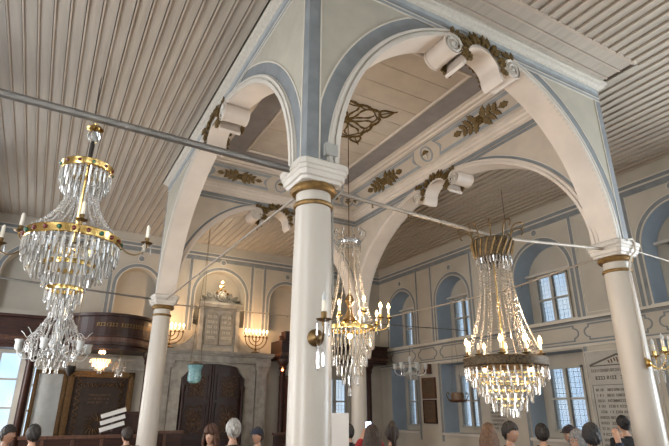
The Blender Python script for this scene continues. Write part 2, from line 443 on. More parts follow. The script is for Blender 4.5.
# ------------------------------------------------------------------ the four columns
def make_column():
    t = thing('column', 'x', 'column')
    MB().lathe([(.29, 0), (.29, .12), (.26, .14), (.27, .2), (.225, .26), (.205, .34), (.205, 1.2), (.202, 2.2), (.195, 3.2), (.184, 3.86)], n=40).build('shaft', 'column', t, True)
    MB().lathe([(.184, 3.86), (.203, 3.865), (.21, 3.885), (.203, 3.905), (.184, 3.91)], n=40).build('lower_gilt_ring', 'gold', t, True)
    MB().lathe([(.183, 3.90), (.183, 4.03), (.2, 4.04), (.23, 4.10)], n=40).build('neck', 'column', t, True)
    MB().lathe([(.19, 4.015), (.225, 4.02), (.245, 4.045), (.245, 4.07), (.225, 4.10), (.19, 4.11)], n=40).build('upper_gilt_ring', 'gold', t, True)
    m = MB()
    def oct_(h, z):
        c = h*.18; return [(-h+c, -h, z), (h-c, -h, z), (h, -h+c, z), (h, h-c, z), (h-c, h, z), (-h+c, h, z), (-h, h-c, z), (-h, -h+c, z)]
    prof = [(.195, 4.095), (.225, 4.10), (.235, 4.13), (.255, 4.14), (.262, 4.19), (.275, 4.20), (.275, 4.235), (.29, 4.245), (.29, 4.30), (.25, 4.33), (.2, 4.34)]
    vs = []
    for h, z in prof: vs += oct_(h, z)
    fs = [(j*8+i, j*8+(i+1) % 8, (j+1)*8+(i+1) % 8, (j+1)*8+i) for j in range(len(prof)-1) for i in range(8)]
    fs += [tuple(range(7, -1, -1)), tuple((len(prof)-1)*8+i for i in range(8))]
    m.add(vs, fs).build('abacus', 'white', t)
    return t
cp0 = make_column()
cl = [((0, 0), 'nearest thick white column in the middle, carrying the grey junction box'), ((0, B), 'white column beside the left balcony, in front of the carved ark'),
      ((A, 0), 'warm white column in front of the marble name plaque with a white pipe'), ((A, B), 'far white column behind the crystal chandelier of the central canopy')]
for i, (p, l) in enumerate(cl):
    c = cp0 if i == 0 else dup_tree(cp0)
    c.location = (*p, 0); c['label'] = l; c['group'] = 'columns under the canopy'
MB().tube([(.205, -.06, 2.95), (.2, -.06, 3.6), (.195, -.06, 3.98), (.30, -.09, 4.12), (.31, -.1, 4.33), (.17, -.19, 4.37), (.1, -.2, 4.45)], .013, 6).build('conduit', 'plastic', cp0, True)
jb = MB().box(.02, -.235, 4.42, .16, -.17, 4.56).build('junction_box', 'plastic', cp0)
c3 = [o for o in bpy.data.objects if o.name.startswith('column') and o.parent is None and abs(o.location.x-A) < .1 and abs(o.location.y) < .1][0]
MB().tube([(-.10, -.30, 4.30), (.02, -.31, 4.33), (.08, -.30, 4.28), (.07, -.30, 4.16), (.0, -.24, 4.05), (-.02, -.205, 3.9), (-.07, -.205, 2.60)], .017, 6).build('conduit', 'white', c3, True)

# ------------------------------------------------------------------ the canopy over the four columns
can = thing('painted_canopy', 'painted wooden canopy of broken scroll arches standing on four columns', 'canopy', (0, 0, 0))
ZS, ZTOP = 4.33, HC
def leaf_poly(L, W, ser=4, bend=0):
    a = []; 
    for i in range(ser*2+1):
        t = i/(ser*2); w = W*math.sin(PI*min(1, t*.92+.08))**.8*(1 if i % 2 == 0 else .68)
        a.append((t*L, w/2))
    pts = [(0, 0)]+a+[(L*1.05, 0)]+[(x, -y) for x, y in reversed(a)]
    return [(x*math.cos(bend*x/L)-0*y, y+bend*x*x/L*.5) for x, y in pts]
def sprig(mb, T, L, n=5):
    """T maps (u,v,d) to world; stem along u, leaves in pairs, flower in the middle"""
    for s in (-1, 1):
        for k in range(n):
            u0 = s*L*(.06+.34*k/n)
            for side in (-1, 1):
                ang = (PI/2 if s < 0 else 0)
                a = side*(.95-.12*k); l = L*(.20-.022*k)
                ca, sa = math.cos(a), math.sin(a)
                pts = [(u0+s*(x*ca-y*sa), (x*sa+y*ca)) for x, y in leaf_poly(l, l*.58, 4)]
                zz = .006+.004*k+(.003 if side > 0 else 0)
                P = [T(u, v, zz) for u, v in pts]
                mb.poly(P, T(0, 0, 1)-T(0, 0, 0), .018)
        pts = [(s*(L*.42+x), y) for x, y in leaf_poly(L*.17, L*.11, 3)]
        mb.poly([T(u, v, .01) for u, v in pts], T(0, 0, 1)-T(0, 0, 0), .02)
    mb.tube([T(L*.5*(i/8-1)*.9+L*.45*i/8, .012*math.sin(i*1.3), .012) for i in range(9)], .011, 5)
    for k in range(6):
        a = k*PI/3; r = L*.045
        mb.ball(T(r*math.cos(a), r*math.sin(a), .02), L*.034, 7, 4)
    mb.ball(T(0, 0, .03), L*.03, 7, 4)

def arcade(O, U, N, L, hw, rise, dxv, zoff, label_dir):
    """one side of the canopy. U along, N outward. Front face at n=WO, back face at n=-WI."""
    O, U, N = V(O), V(U), V(N)
    P = lambda u, z, n=0: O+U*u+N*n+V((0, 0, z))
    cu = L/2; ext = WO if label_dir == 'X' else -WI
    aside = thing_part = bpy.data.objects.new('arcade_wall', None)
    arc = lambda dx, off=0: ZS+(rise+off)*math.sqrt(max(0, 1-(dx/(hw+off))**2))
    # outline of the opening
    kh, kr, kz = dxv-.22, .32, arc(dxv)-.25
    pts = []
    NN = 40
    t0 = math.acos(-(dxv-.02)/hw)
    for i in range(NN+1):
        t = PI-(PI-t0)*i/NN; pts.append((cu+hw*math.cos(t), ZS+rise*math.sin(t)))
    key = [(cu+kh*math.cos(PI*(1-i/14)), kz+kr*math.sin(PI*(1-i/14))) for i in range(15)]
    key = [(cu-kh-.02, arc(dxv)-.06)] + [q for q in key if q[1] > 0] + [(cu+kh+.02, arc(dxv)-.06)]
    right = [(2*cu-u, z) for u, z in reversed(pts)]
    outline = pts+key+right
    w = MB()
    ou = [(-ext, 0)]
    u0, u1 = -ext, L+ext
    zb = 4.335
    for n_, m_ in ((WO, None), (-WI, None)):
        if cu-hw > u0+.001:
            w.strip([P(u0, zb, n_), P(cu-hw, zb, n_)], [P(u0, ZTOP, n_), P(cu-hw, ZTOP, n_)])
            w.strip([P(cu+hw, zb, n_), P(u1, zb, n_)], [P(cu+hw, ZTOP, n_), P(u1, ZTOP, n_)])
        w.strip([P(u, z, n_) for u, z in outline], [P(u, ZTOP, n_) for u, z in outline])
    for u in (u0, u1): w.strip([P(u, zb, WO), P(u, ZTOP, WO)], [P(u, zb, -WI), P(u, ZTOP, -WI)])
    w.strip([P(cu-hw, zb, WO), P(u0, zb, WO)], [P(cu-hw, zb, -WI), P(u0, zb, -WI)]); w.strip([P(cu+hw, zb, WO), P(u1, zb, WO)], [P(cu+hw, zb, -WI), P(u1, zb, -WI)])
    wo = w.build('arcade_wall', 'face', can, fixn=False)
    # soffit of the arch, slightly proud, and the key ribbon
    so = MB()
    for h in (pts, right):
        lo = [(u, z) for u, z in h]
        th = .03
        def inn(u, z): 
            d = V((cu-u, 0, ZS-z)); d.normalize(); return (u+d.x*th, z+d.z*th)
        hi = [inn(*q) for q in lo]
        e0, e1 = WO+.035, -WI-.035
        so.slab([P(u, z, e0) for u, z in hi], [P(u, z, e0) for u, z in lo], [P(u, z, e1) for u, z in hi], [P(u, z, e1) for u, z in lo])
    kp = [(cu+(kh)*math.cos(PI*(1.02-1.04*i/16)), kz+kr*math.sin(PI*(1.02-1.04*i/16))) for i in range(17)]
    kq = [(cu+(kh-.05)*math.cos(PI*(1.02-1.04*i/16)), kz+(kr-.05)*math.sin(PI*(1.02-1.04*i/16))-.0) for i in range(17)]
    kp = [(cu-kh-.05, kz-.12), (cu-kh-.02, kz-.07)]+kp+[(cu+kh+.02, kz-.07), (cu+kh+.05, kz-.12)]
    kq = [(cu-kh-.02, kz-.16), (cu-kh+.03, kz-.10)]+kq+[(cu+kh-.03, kz-.10), (cu+kh+.02, kz-.16)]
    so.build('arch_soffit', 'arch', wo, True)
    kb = MB(); kb.slab([P(u, z, WO+.02) for u, z in kp], [P(u, z, WO+.02) for u, z in kq], [P(u, z, -WI-.02) for u, z in kp], [P(u, z, -WI-.02) for u, z in kq])
    kb.build('key_ribbon', 'arch', wo, True)
    # moulded edge and painted bands on both faces
    for face, s in ((WO, 1), (-WI, -1)):
        def offp(t, off): return (cu+(hw+off)*math.cos(t), ZS+(rise+off)*math.sin(t))
        def bandm(mb, o0, o1, pr, tA, tB, n=40, zmax=9, ul=-9, inset=0):
            for sd in (0, 1):
                a = []; b = []
                for i in range(n+1):
                    t = PI-(PI-tA)*i/n if not sd else tB*(1-i/n) if False else (PI-(PI-tA)*i/n)
                    p0, p1 = offp(t, o0), offp(t, o1)
                    if sd: p0, p1 = (2*cu-p0[0], p0[1]), (2*cu-p1[0], p1[1])
                    cl = lambda q: (min(max(q[0], ul), L-ul), min(q[1], zmax))
                    a.append(cl(p0)); b.append(cl(p1))
                mb.slab([P(*q, face) for q in a], [P(*q, face) for q in b], [P(*q, face+s*pr) for q in a], [P(*q, face+s*pr) for q in b])
        mo = MB(); ta = math.acos(-dxv/hw)
        bandm(mo, -.03, .022, .05, ta, 0); bandm(mo, .022, .05, .022, ta, 0); bandm(mo, .05, .085, .045, ta, 0); bandm(mo, .085, .10, .018, ta, 0)
        mo.build('arch_moulding', 'white' if s > 0 else 'arch', wo, True)
        pb = MB(); ul = -WO+.16 if label_dir == 'X' else -WI+.06
        if s < 0: ul = WI+.0
        ul = ul if s > 0 else WI+.005
        ul = {('X', 1): -.02, ('Y', 1): -.02, ('X', -1): WI, ('Y', -1): WI}[(label_dir, s)]
        zt = 6.86 if s > 0 else 6.86
        if s > 0:
            bandm(pb, .10, .27, .006, PI/2, 0, zmax=zt, ul=ul)
        else:
            bandm(pb, .10, .15, .006, PI/2, 0, zmax=zt, ul=ul)
        pb.build('painted_arch_band', 'blue', wo)
        ln = MB(); bandm(ln, *( (.27, .29) if s > 0 else (.15, .165)), .012, PI/2, 0, zmax=zt, ul=ul); 
        # horizontal top bands
        def hb(mb, z0, z1, pr, a, b): 
            mb.slab([P(a, z0, face), P(b, z0, face)], [P(a, z1, face), P(b, z1, face)], [P(a, z0, face+s*pr), P(b, z0, face+s*pr)], [P(a, z1, face+s*pr), P(b, z1, face+s*pr)])
        if s > 0:
            a, b = -WO, L+WO
            m1 = MB(); hb(m1, 6.99, 7.03, .012, a, b); hb(m1, 6.88, 6.93, .010, a, b); m1.build('mid_blue_stripe', 'midblue', wo)
            m2 = MB(); hb(m2, 7.03, 7.10, .02, a, b); m2.build('light_blue_stripe', 'lightblue', wo)
            hb(ln, 6.93, 6.945, .016, a, b); hb(ln, 6.865, 6.88, .016, a, b)
            m4 = MB(); hb(m4, 6.945, 6.99, .010, a, b); m4.build('blue_stripe', 'blue', wo)
            m3 = MB()
            prof = [(.0, 7.10), (.03, 7.10), (.04, 7.13), (.09, 7.15), (.105, 7.19), (.13, 7.2), (.13, 7.25), (0, 7.25)]
            e = .13
            for i in range(len(prof)-1):
                (n0, z0), (n1, z1) = prof[i], prof[i+1]
                m3.strip([P(a-n0, z0, face+n0), P(b+n0, z0, face+n0)], [P(a-n1, z1, face+n1), P(b+n1, z1, face+n1)])
            m3.build('crown_moulding', 'worn', wo)
            # vertical corner strips
            for (ua, ub) in ((-WO, -.03), (L+.03, L+WO)):
                vb = MB()
                vb.slab([P(ua, 4.34, face), P(ub, 4.34, face)], [P(ua, 6.87, face), P(ub, 6.87, face)], [P(ua, 4.34, face+.007), P(ub, 4.34, face+.007)], [P(ua, 6.87, face+.007), P(ub, 6.87, face+.007)])
                vb.build('corner_stripe', 'blue', wo); uc = ub if ua < 0 else ua
                ln.slab([P(uc-.008, 4.34, face), P(uc+.008, 4.34, face)], [P(uc-.008, 6.87, face), P(uc+.008, 6.87, face)], [P(uc-.008, 4.34, face+.014), P(uc+.008, 4.34, face+.014)], [P(uc-.008, 6.87, face+.014), P(uc+.008, 6.87, face+.014)])
        ln.build('painted_line', 'wallline', wo)
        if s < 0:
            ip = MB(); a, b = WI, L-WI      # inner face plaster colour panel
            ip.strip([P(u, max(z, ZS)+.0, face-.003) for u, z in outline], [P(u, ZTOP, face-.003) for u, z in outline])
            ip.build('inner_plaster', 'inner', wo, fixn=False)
    # scroll volutes
    for sd in (-1, 1):
        cxu = cu+sd*dxv; czu = arc(dxv)-.145; R = .155
        vo = MB()
        n = 22
        fr = [(cxu+R*math.cos(2*PI*i/n), czu+R*math.sin(2*PI*i/n)) for i in range(n+1)]
        fr2 = [(cxu+.0001*math.cos(2*PI*i/n), czu+.0001*math.sin(2*PI*i/n)) for i in range(n+1)]
        e0, e1 = WO+.06, -WI-.06
        vo.strip([P(*q, e0) for q in fr], [P(*q, e1) for q in fr]); vo.strip([P(*q, e0-.028) for q in fr], [P(*q, e0-.028) for q in fr2]); vo.strip([P(*q, e1+.028) for q in fr], [P(*q, e1+.028) for q in fr2])
        # waisted middle: a shallow ring at each end
        for ea, eb in ((e0, e0-.03), (e1, e1+.03)):
            big = [(cxu+(R+.012)*math.cos(2*PI*i/n), czu+(R+.012)*math.sin(2*PI*i/n)) for i in range(n+1)]
            vo.slab([P(*q, ea) for q in fr], [P(*q, ea) for q in big], [P(*q, eb) for q in fr], [P(*q, eb) for q in big])
        v_o = vo.build('scroll_volute', 'arch', wo, True)
        for ee, s in ((e0-.014, 1), (e1+.014, -1)):
            sp_ = MB(); sp_.tube([P(cxu-sd*0+ -sd*(R-.008-(R-.02)*i/40)*math.cos(PI/2+i*4.3*PI/40*1)*1.0*(-1), czu+(R-.008-(R-.02)*i/40)*math.sin(PI/2+i*4.3*PI/40), ee+s*.006) for i in range(41)], [.019-.008*i/40 for i in range(41)], 6)
            sp_.ball(P(cxu, czu, ee+s*.004), .03, 8, 6); sp_.build('scroll_spiral', 'white', v_o, True)
    # gilded leaves above the ribbon
    for face, s in ((WO, 1), (-WI, -1)):
        g = MB()
        for k in range(13):
            t = PI*(1.0-k/12); base = (cu+(kh-.03)*math.cos(t), kz+(kr-.02)*math.sin(t))
            for lay, sc_ in ((0, 1), (1, .7)):
                Lf = (.17+.03*math.sin(PI*k/12))*sc_
                ang = t+(.25 if k % 2 else -.2)*(1 if lay else .6); ca, sa = math.cos(ang), math.sin(ang)
                pts2 = [(base[0]+x*ca-y*sa, base[1]+x*sa+y*ca) for x, y in leaf_poly(Lf, Lf*.6, 3)]
                g.poly([P(u, z, face+s*(.035+.02*lay+.003*(k % 3))) for u, z in pts2], N*s, .02)
        fc = (cu-kh+.04, kz-.01)
        for k in range(6):
            a = k*PI/3+.3; g.ball(P(fc[0]+.05*math.cos(a), fc[1]+.05*math.sin(a), face+s*.06), .032, 8, 5)
        g.ball(P(*fc, face+s*.08), .022, 8, 5)
        for sd in (-1, 1):
            b0 = (cu+sd*(dxv+.02), arc(dxv)+.02)
            for k in range(3):
                ang = PI/2+sd*(.2+.45*k); ca, sa = math.cos(ang), math.sin(ang)
                pts2 = [(b0[0]-sd*.06*k+x*ca-y*sa, b0[1]+x*sa+y*ca) for x, y in leaf_poly(.13, .07, 3)]
                g.poly([P(u, z, face+s*.05) for u, z in pts2], N*s, .02)
        g.build('gilded_leaf_swag', 'leaf', wo)
    return wo
arcade((0, 0, 0), (1, 0, 0), (0, -1, 0), A, A/2-.16, 2.58, .58, 0, 'X')
arcade((0, 0, 0), (0, 1, 0), (-1, 0, 0), B, B/2-.16, 2.58, .64, 0, 'Y')
arcade((0, B, 0), (1, 0, 0), (0, 1, 0), A, A/2-.16, 2.58, .58, 0, 'X')
arcade((A, 0, 0), (0, 1, 0), (1, 0, 0), B, B/2-.16, 2.58, .64, 0, 'Y')

# interior of the canopy: cornice, sloping frieze, upper cornice, border, boarded panel
X0, X1, Y0, Y1 = WI, A-WI, WI, B-WI
def ringprof(prof, name, m, sm=False):
    """profile [(inset, z)] swept round the inside of the canopy, mitred"""
    mb = MB()
    for i in range(len(prof)-1):
        (d0, z0), (d1, z1) = prof[i], prof[i+1]
        q = lambda d, z: [V((X0+d, Y0+d, z)), V((X1-d, Y0+d, z)), V((X1-d, Y1-d, z)), V((X0+d, Y1-d, z)), V((X0+d, Y0+d, z))]
        mb.strip(q(d0, z0), q(d1, z1))
    return mb.build(name, m, can, sm, fixn=False)
ringprof([(.005, 6.87), (.012, 6.87), (.012, 6.93), (.005, 6.93)], 'lower_painted_stripe', 'blue')
ringprof([(.005, 6.95), (.016, 6.95), (.016, 7.03), (.005, 7.03)], 'painted_stripe', 'blue')
ringprof([(.004, 7.05), (.03, 7.06), (.035, 7.10), (.06, 7.12), (.065, 7.17), (.09, 7.20), (.10, 7.26), (.125, 7.27), (.125, 7.31), (.09, 7.33)], 'inner_cornice', 'arch')
FR0, FR1 = (.09, 7.33), (.36, 7.74)
ringprof([FR0, FR1], 'frieze', 'inner')
ringprof([(.36, 7.74), (.38, 7.72), (.44, 7.73), (.46, 7.76), (.52, 7.765), (.55, 7.80), (.62, 7.81), (.62, 7.83)], 'upper_cornice', 'arch')
ringprof([(.62, 7.83), (1.10, 7.83)], 'border', 'mauve')
ringprof([(1.10, 7.83), (1.11, 7.805), (1.15, 7.80), (1.16, 7.84)], 'panel_moulding', 'arch')
pn = MB(); y = Y0+1.16
while y < Y1-1.16-.02:
    y2 = min(y+.52, Y1-1.16); pn.box(X0+1.14, y, 7.84, X1-1.14, y2-.012, 7.87); y = y2
pn.box(X0+1.1, Y0+1.1, 7.87, X1-1.1, Y1-1.1, 7.93); pn.build('boarded_panel', 'inner', can)
MB().box(-WO, -WO, 8.1, A+WO, B+WO, 8.2).build('canopy_roof', 'gap', can)
rf = MB(); rf.strip([V((-WO, -WO, 7.25)), V((A+WO, -WO, 7.25)), V((A+WO, B+WO, 7.25)), V((-WO, B+WO, 7.25)), V((-WO, -WO, 7.25))],
    [V((-WO, -WO, 8.1)), V((A+WO, -WO, 8.1)), V((A+WO, B+WO, 8.1)), V((-WO, B+WO, 8.1)), V((-WO, -WO, 8.1))]); rf.build('canopy_drum', 'gap', can)
# frieze ornament on each of the four slopes
sl_ = math.hypot(FR1[0]-FR0[0], FR1[1]-FR0[1])
def frieze_side(O, U, I, L):
    """O start corner at z=0, U along, I inward horizontal"""
    O, U, I = V(O), V(U), V(I)
    dn = (I*(FR1[0]-FR0[0])+V((0, 0, FR1[1]-FR0[1])))/sl_
    nr = (I*(FR1[1]-FR0[1])-V((0, 0, FR1[0]-FR0[0])))/sl_
    T = lambda u, v, d=0: O+U*u+I*FR0[0]+V((0, 0, FR0[1]))+dn*(v+sl_/2)+nr*d
    bl = MB(); h = sl_/2-.015; m0 = .42; c = L/2
    bands = [(m0+.05, c-.34), (c+.34, L-m0-.05)]
    def frame(a, b):
        for (w0, w1, th, mb_) in ((0, .07, .008, bl),):
            def path(i):
                p = []
                p += [(a+.10, -h+.03+i), (b-.10, -h+.03+i)]
                for k in range(7):
                    t = PI/2*k/6; p.append((b-.0-i-.12*math.sin(PI*k/6)*1.0+.02, -h+.03+i+(2*h-.06-2*i)*k/6))
                p += [(b-.10, h-.03-i), (a+.10, h-.03-i)]
                for k in range(7): p.append((a+i+.12*math.sin(PI*k/6)-.02, h-.03-i-(2*h-.06-2*i)*k/6))
                p.append(p[0]); return p
            p, q = path(w0), path(w1)
            mb_.slab([T(*t, 0) for t in p], [T(*t, 0) for t in q], [T(*t, th) for t in p], [T(*t, th) for t in q])
    for a, b in bands: frame(a, b)
    def mring(u, r0, r1): 
        n = 24; p = [(u+r0*math.cos(2*PI*i/n), r0*math.sin(2*PI*i/n)) for i in range(n+1)]; q = [(u+r1*math.cos(2*PI*i/n), r1*math.sin(2*PI*i/n)) for i in range(n+1)]
        bl.slab([T(*t, 0) for t in p], [T(*t, 0) for t in q], [T(*t, .014) for t in p], [T(*t, .014) for t in q])
    for u in (c, .28+.1, L-.38): mring(u, .15, .19)
    bl.slab([T(.1, h-.012), T(L-.1, h-.012)], [T(.1, h+.014), T(L-.1, h+.014)], [T(.1, h-.012, .01), T(L-.1, h-.012, .01)], [T(.1, h+.014, .01), T(L-.1, h+.014, .01)])
    bl.build('frieze_painted_frame', 'midblue', can)
    for a, b in bands:
        g = MB(); cc = (a+b)/2; Ls = min(1.3, (b-a)*.62)
        sprig(g, lambda u, v, d, cc=cc: T(cc+u, v, d), Ls, 3)
        g.build('gilded_leaf_sprig', 'leaf', can)
    for u in (c,):
        g = MB()
        n = 14; pts = [(u-.11+.22*i/n, -.0+ (.09*math.sin(PI*i/n))**1*(1 if i % 2 else .85)) for i in range(n+1)]
        g.poly([T(x_, y_+.01, .012) for x_, y_ in pts], nr, .03)
        for k in range(5): g.ball(T(u-.08+.04*k, .03+.03*math.sin(PI*k/4), .03), .022, 7, 4)
        g.build('gilded_medallion_cap', 'leaf', can)
        MB().tube([T(u, .0, .02), T(u+.01, -.06, .02), T(u+.03, -.1, .02)], [.03, .022, .012], 8).build('medallion_torch', 'white', can, True)
    for u in (.38, L-.38):
        g = MB()
        for k in range(5):
            a = k*2*PI/5; pts = [(u+.015*math.cos(a)+x_*math.cos(a)-y_*math.sin(a), .015*math.sin(a)+x_*math.sin(a)+y_*math.cos(a)) for x_, y_ in leaf_poly(.08, .05, 2)]
            g.poly([T(*q, .008+.002*k) for q in pts], nr, .016)
        g.build('gilded_corner_rosette', 'leaf', can)
frieze_side((X0, Y1, 0), (1, 0, 0), (0, -1, 0), X1-X0)
frieze_side((X1, Y0, 0), (0, 1, 0), (-1, 0, 0), Y1-Y0)
frieze_side((X0, Y0, 0), (1, 0, 0), (0, 1, 0), X1-X0)
frieze_side((X0, Y0, 0), (0, 1, 0), (1, 0, 0), Y1-Y0)
# sunburst rosette on the panel
sb = MB(); cx_, cy_ = A/2+.07, B/2+.05
Z7 = 7.825
def wav(a0, r0, r1, amp, ph=0, n=18): return [(cx_+(r0+(r1-r0)*i/n)*math.cos(a0+amp*math.sin(ph+i*PI*2/n)), cy_+(r0+(r1-r0)*i/n)*math.sin(a0+amp*math.sin(ph+i*PI*2/n)), Z7) for i in range(n+1)]
for k in range(14): sb.tube(wav(k*PI/7+.13, .04, .60, .10, 0 if k % 2 else PI), [.019+.006*math.sin(i) for i in range(19)], 5)
def rr(t): return .69-.05*math.cos(4*t)
N_ = 64
sb.tube([(cx_+(rr(t)+.022*math.sin(12*t))*math.cos(t), cy_+(rr(t)+.022*math.sin(12*t))*math.sin(t), Z7) for t in [2*PI*i/N_ for i in range(N_)]], .026, 5, closed=True)
sb.tube([(cx_+(rr(t)-.08+.02*math.sin(12*t+2))*math.cos(t), cy_+(rr(t)-.08+.02*math.sin(12*t+2))*math.sin(t), Z7) for t in [2*PI*i/N_ for i in range(N_)]], .014, 5, closed=True)
for k in range(4):
    a = PI/4+k*PI/2; ux, uy = math.cos(a), math.sin(a)
    for s in (-1, 1):
        sb.tube([(cx_+ux*(.72+.32*i/8)-uy*s*.13*math.sin(PI*(i/8)**.6), cy_+uy*(.72+.32*i/8)+ux*s*.13*math.sin(PI*(i/8)**.6), Z7) for i in range(9)], .022, 5)
    sb.tube([(cx_+ux*.76, cy_+uy*.76, Z7), (cx_+ux*1.12, cy_+uy*1.12, Z7)], [.012, .016], 5)
for k in range(24):
    t = k*PI/12; sb.ball((cx_+rr(t)*math.cos(t), cy_+rr(t)*math.sin(t), Z7), .038, 7, 4)
sb.ball((cx_, cy_, Z7), .07, 10, 6); sb.build('gilded_sunburst', 'leaf', can, True)

# ------------------------------------------------------------------ tie rods
def rod(pts, r, label, m='rod', extra=()):
    mb = MB().tube(pts, r, 8)
    o = mb.build('tie_rod', m, None, True); tag(o, label, 'tie rod', 'iron tie rods between columns and walls')
    for p in pts[1:-1]: MB().ball(p, r*1.8, 8, 5).build('coupling', 'olddbrass', o, True)
    for i in range(1, 5 if m != 'pipe' else 1):
        a, b = V(pts[0]), V(pts[-1] if len(pts) == 2 else pts[1]); q = a.lerp(b, i/5); MB().tube([q+V((0, 0, r*.8)), q-V((0, 0, r*2.6))], r*.45, 5).build('clamp', 'olddbrass', o, True)
    return o
rod([(XL, -.02, 4.33), (-.27, .02, 4.27)], .038, 'thick grey pipe running from the nearest column towards the left', 'pipe')
rod([(.25, 0, 4.12), (2.75, 0, 4.015), (A-.22, 0, 4.22)], .024, 'pale rod from the middle column to the right column, above the right chandelier')
rod([(0, .25, 4.17), (0, B-.22, 4.21)], .016, 'thin diagonal-looking rod from the middle column to the column by the ark')
rod([(A, .25, 4.18), (A, 2.2, 4.03), (A, B-.2, 4.12)], .018, 'cream rod from the right column back to the far column')
rod([(.22, B, 4.16), (A-.2, B, 4.16)], .016, 'thin rod crossing in front of the ark tablets')
rod([(XL, B, 4.40), (-.25, B, 4.24)], .022, 'grey rod from the left wall to the column by the ark', 'pipe')
rod([(A+.25, 0, 4.33), (XR, 0, 4.2)], .014, 'thin rod from the right column to the window wall')
rod([(A+.2, B, 4.17), (XR, B, 4.24)], .012, 'thin dark rod from the far column to the window wall', 'pipe')
tag(MB().tube([(XR-.1, -2, 3.99), (XR-.1, 2, 3.985), (XR-.1, 7.2, 3.97)], .007, 5).build('wall_wire', 'iron'), 'thin dark wire running along the window wall under the upper niches', 'wire')  # plain wire stretched along the window wall

# ------------------------------------------------------------------ chandelier kit
def prism_mesh(L, r, m, name='crystal_prism'):
    mb = MB(); mb.lathe([(.0001, 0), (r*.8, -L*.06), (r, -L*.2), (r*.85, -L*.88), (.0001, -L)], n=6); mb.ball((0, 0, .012), r*.7, 6, 4)
    return mb.mesh(name, m)
class Crystals:
    def __init__(s, root, m): s.root = root; s.m = m; s.cnt = 0; s.rest = MB(); s.cache = {}
    def add(s, p, L, r, tilt=0, rz=0, name='crystal_prism'):
        key = (round(L, 3), round(r, 4))
        if key not in s.cache: s.cache[key] = prism_mesh(L, r, s.m)
        me = s.cache[key]
        mx = Matrix.Translation(p) @ Matrix.Rotation(rz, 4, 'Z') @ Matrix.Rotation(tilt, 4, 'Y')
        if s.cnt < 100:
            o = bpy.data.objects.new(name, me); COL.objects.link(o); o.parent = s.root; o.matrix_local = mx; s.cnt += 1
        else: s.rest.add([mx @ v.co for v in me.vertices], [tuple(f.vertices) for f in me.polygons])
    def ring(s, R, z, n, L, r, ph=0, jit=.01, skip=0):
        for i in range(n):
            t = 2*PI*(i+ph)/n; s.add(V((R*math.cos(t), R*math.sin(t), z+random.uniform(-jit, jit))), L*random.choice((1, 1, .93)), r, rz=t)
    def done(s):
        if s.rest.v:
            o = s.rest.build('crystal_prisms_beyond', s.m, s.root, fixn=False); o['kind'] = 'stuff'
def strand(mb, p0, p1, sag, r=.013, step=.034, curve=None):
    p0, p1 = V(p0), V(p1); L = (p1-p0).length; n = max(3, int(L/step))
    for i in range(n+1):
        t = i/n; p = p0.lerp(p1, t); p.z -= sag*4*t*(1-t)
        if curve: p = curve(t)
        rr_ = r*(.75+.25*((i*7) % 3)/2)
        k = [(rr_*math.cos(a*PI/2), rr_*math.sin(a*PI/2), 0) for a in range(4)]
        mb.add([p+V(q) for q in k]+[p+V((0, 0, r*1.25)), p-V((0, 0, r*1.25))], [(0, 1, 4), (1, 2, 4), (2, 3, 4), (3, 0, 4), (1, 0, 5), (2, 1, 5), (3, 2, 5), (0, 3, 5)])
def arm(root, a, pts, r, m, n=6):
    """arm in the plane at angle a; pts [(radius,z)]"""
    return MB().tube([(q[0]*math.cos(a), q[0]*math.sin(a), q[1]) for q in pts], r, n).build('arm', m, root, True)
def spline(ctrl, n=6):
    out = []; P = [ctrl[0]]+list(ctrl)+[ctrl[-1]]
    for i in range(1, len(P)-2):
        for k in range(n):
            t = k/n; out.append(tuple(.5*((2*P[i][d])+(-P[i-1][d]+P[i+1][d])*t+(2*P[i-1][d]-5*P[i][d]+4*P[i+1][d]-P[i+2][d])*t*t+(-P[i-1][d]+3*P[i][d]-3*P[i+1][d]+P[i+2][d])*t**3) for d in range(len(P[0]))))
    out.append(tuple(ctrl[-1])); return out
def cupmesh(m): return MB().lathe([(.0001, -.05), (.012, -.045), (.018, -.02), (.05, -.006), (.055, .0), (.02, .006), (.022, .045), (.016, .05), (.0001, .05)], n=12).mesh('candle_cup', m, True)
def candle_me(h): return MB().lathe([(.0165, 0), (.016, h*.8), (.014, h*.86), (.009, h*.95), (.0001, h)], n=10).mesh('candle', 'candle', True)
def bulb_me(h=.085): return MB().lathe([(.0001, 0), (.011, .002), (.022, h*.3), (.024, h*.45), (.014, h*.8), (.0001, h*1.1)], n=10).mesh('bulb', 'flame', True)
CUPB, CUPD = cupmesh('brass'), cupmesh('olddbrass'); BULB = bulb_me(); CSH, CLG = candle_me(.09), candle_me(.25)
def put(me, name, parent, loc, rot=None):
    o = bpy.data.objects.new(name, me); COL.objects.link(o); o.parent = parent; o.location = loc
    if rot: o.rotation_euler = rot
    return o
def candle_at(root, p, me=CSH, h=.09, lit=True, cup=CUPD, sc_=1):
    c = put(cup, 'candle_cup', root, p); c.scale = (sc_,)*3
    k = put(me, 'candle', c, (0, 0, .045))
    if lit: put(BULB, 'bulb', c, (0, 0, .045+h))
    return c

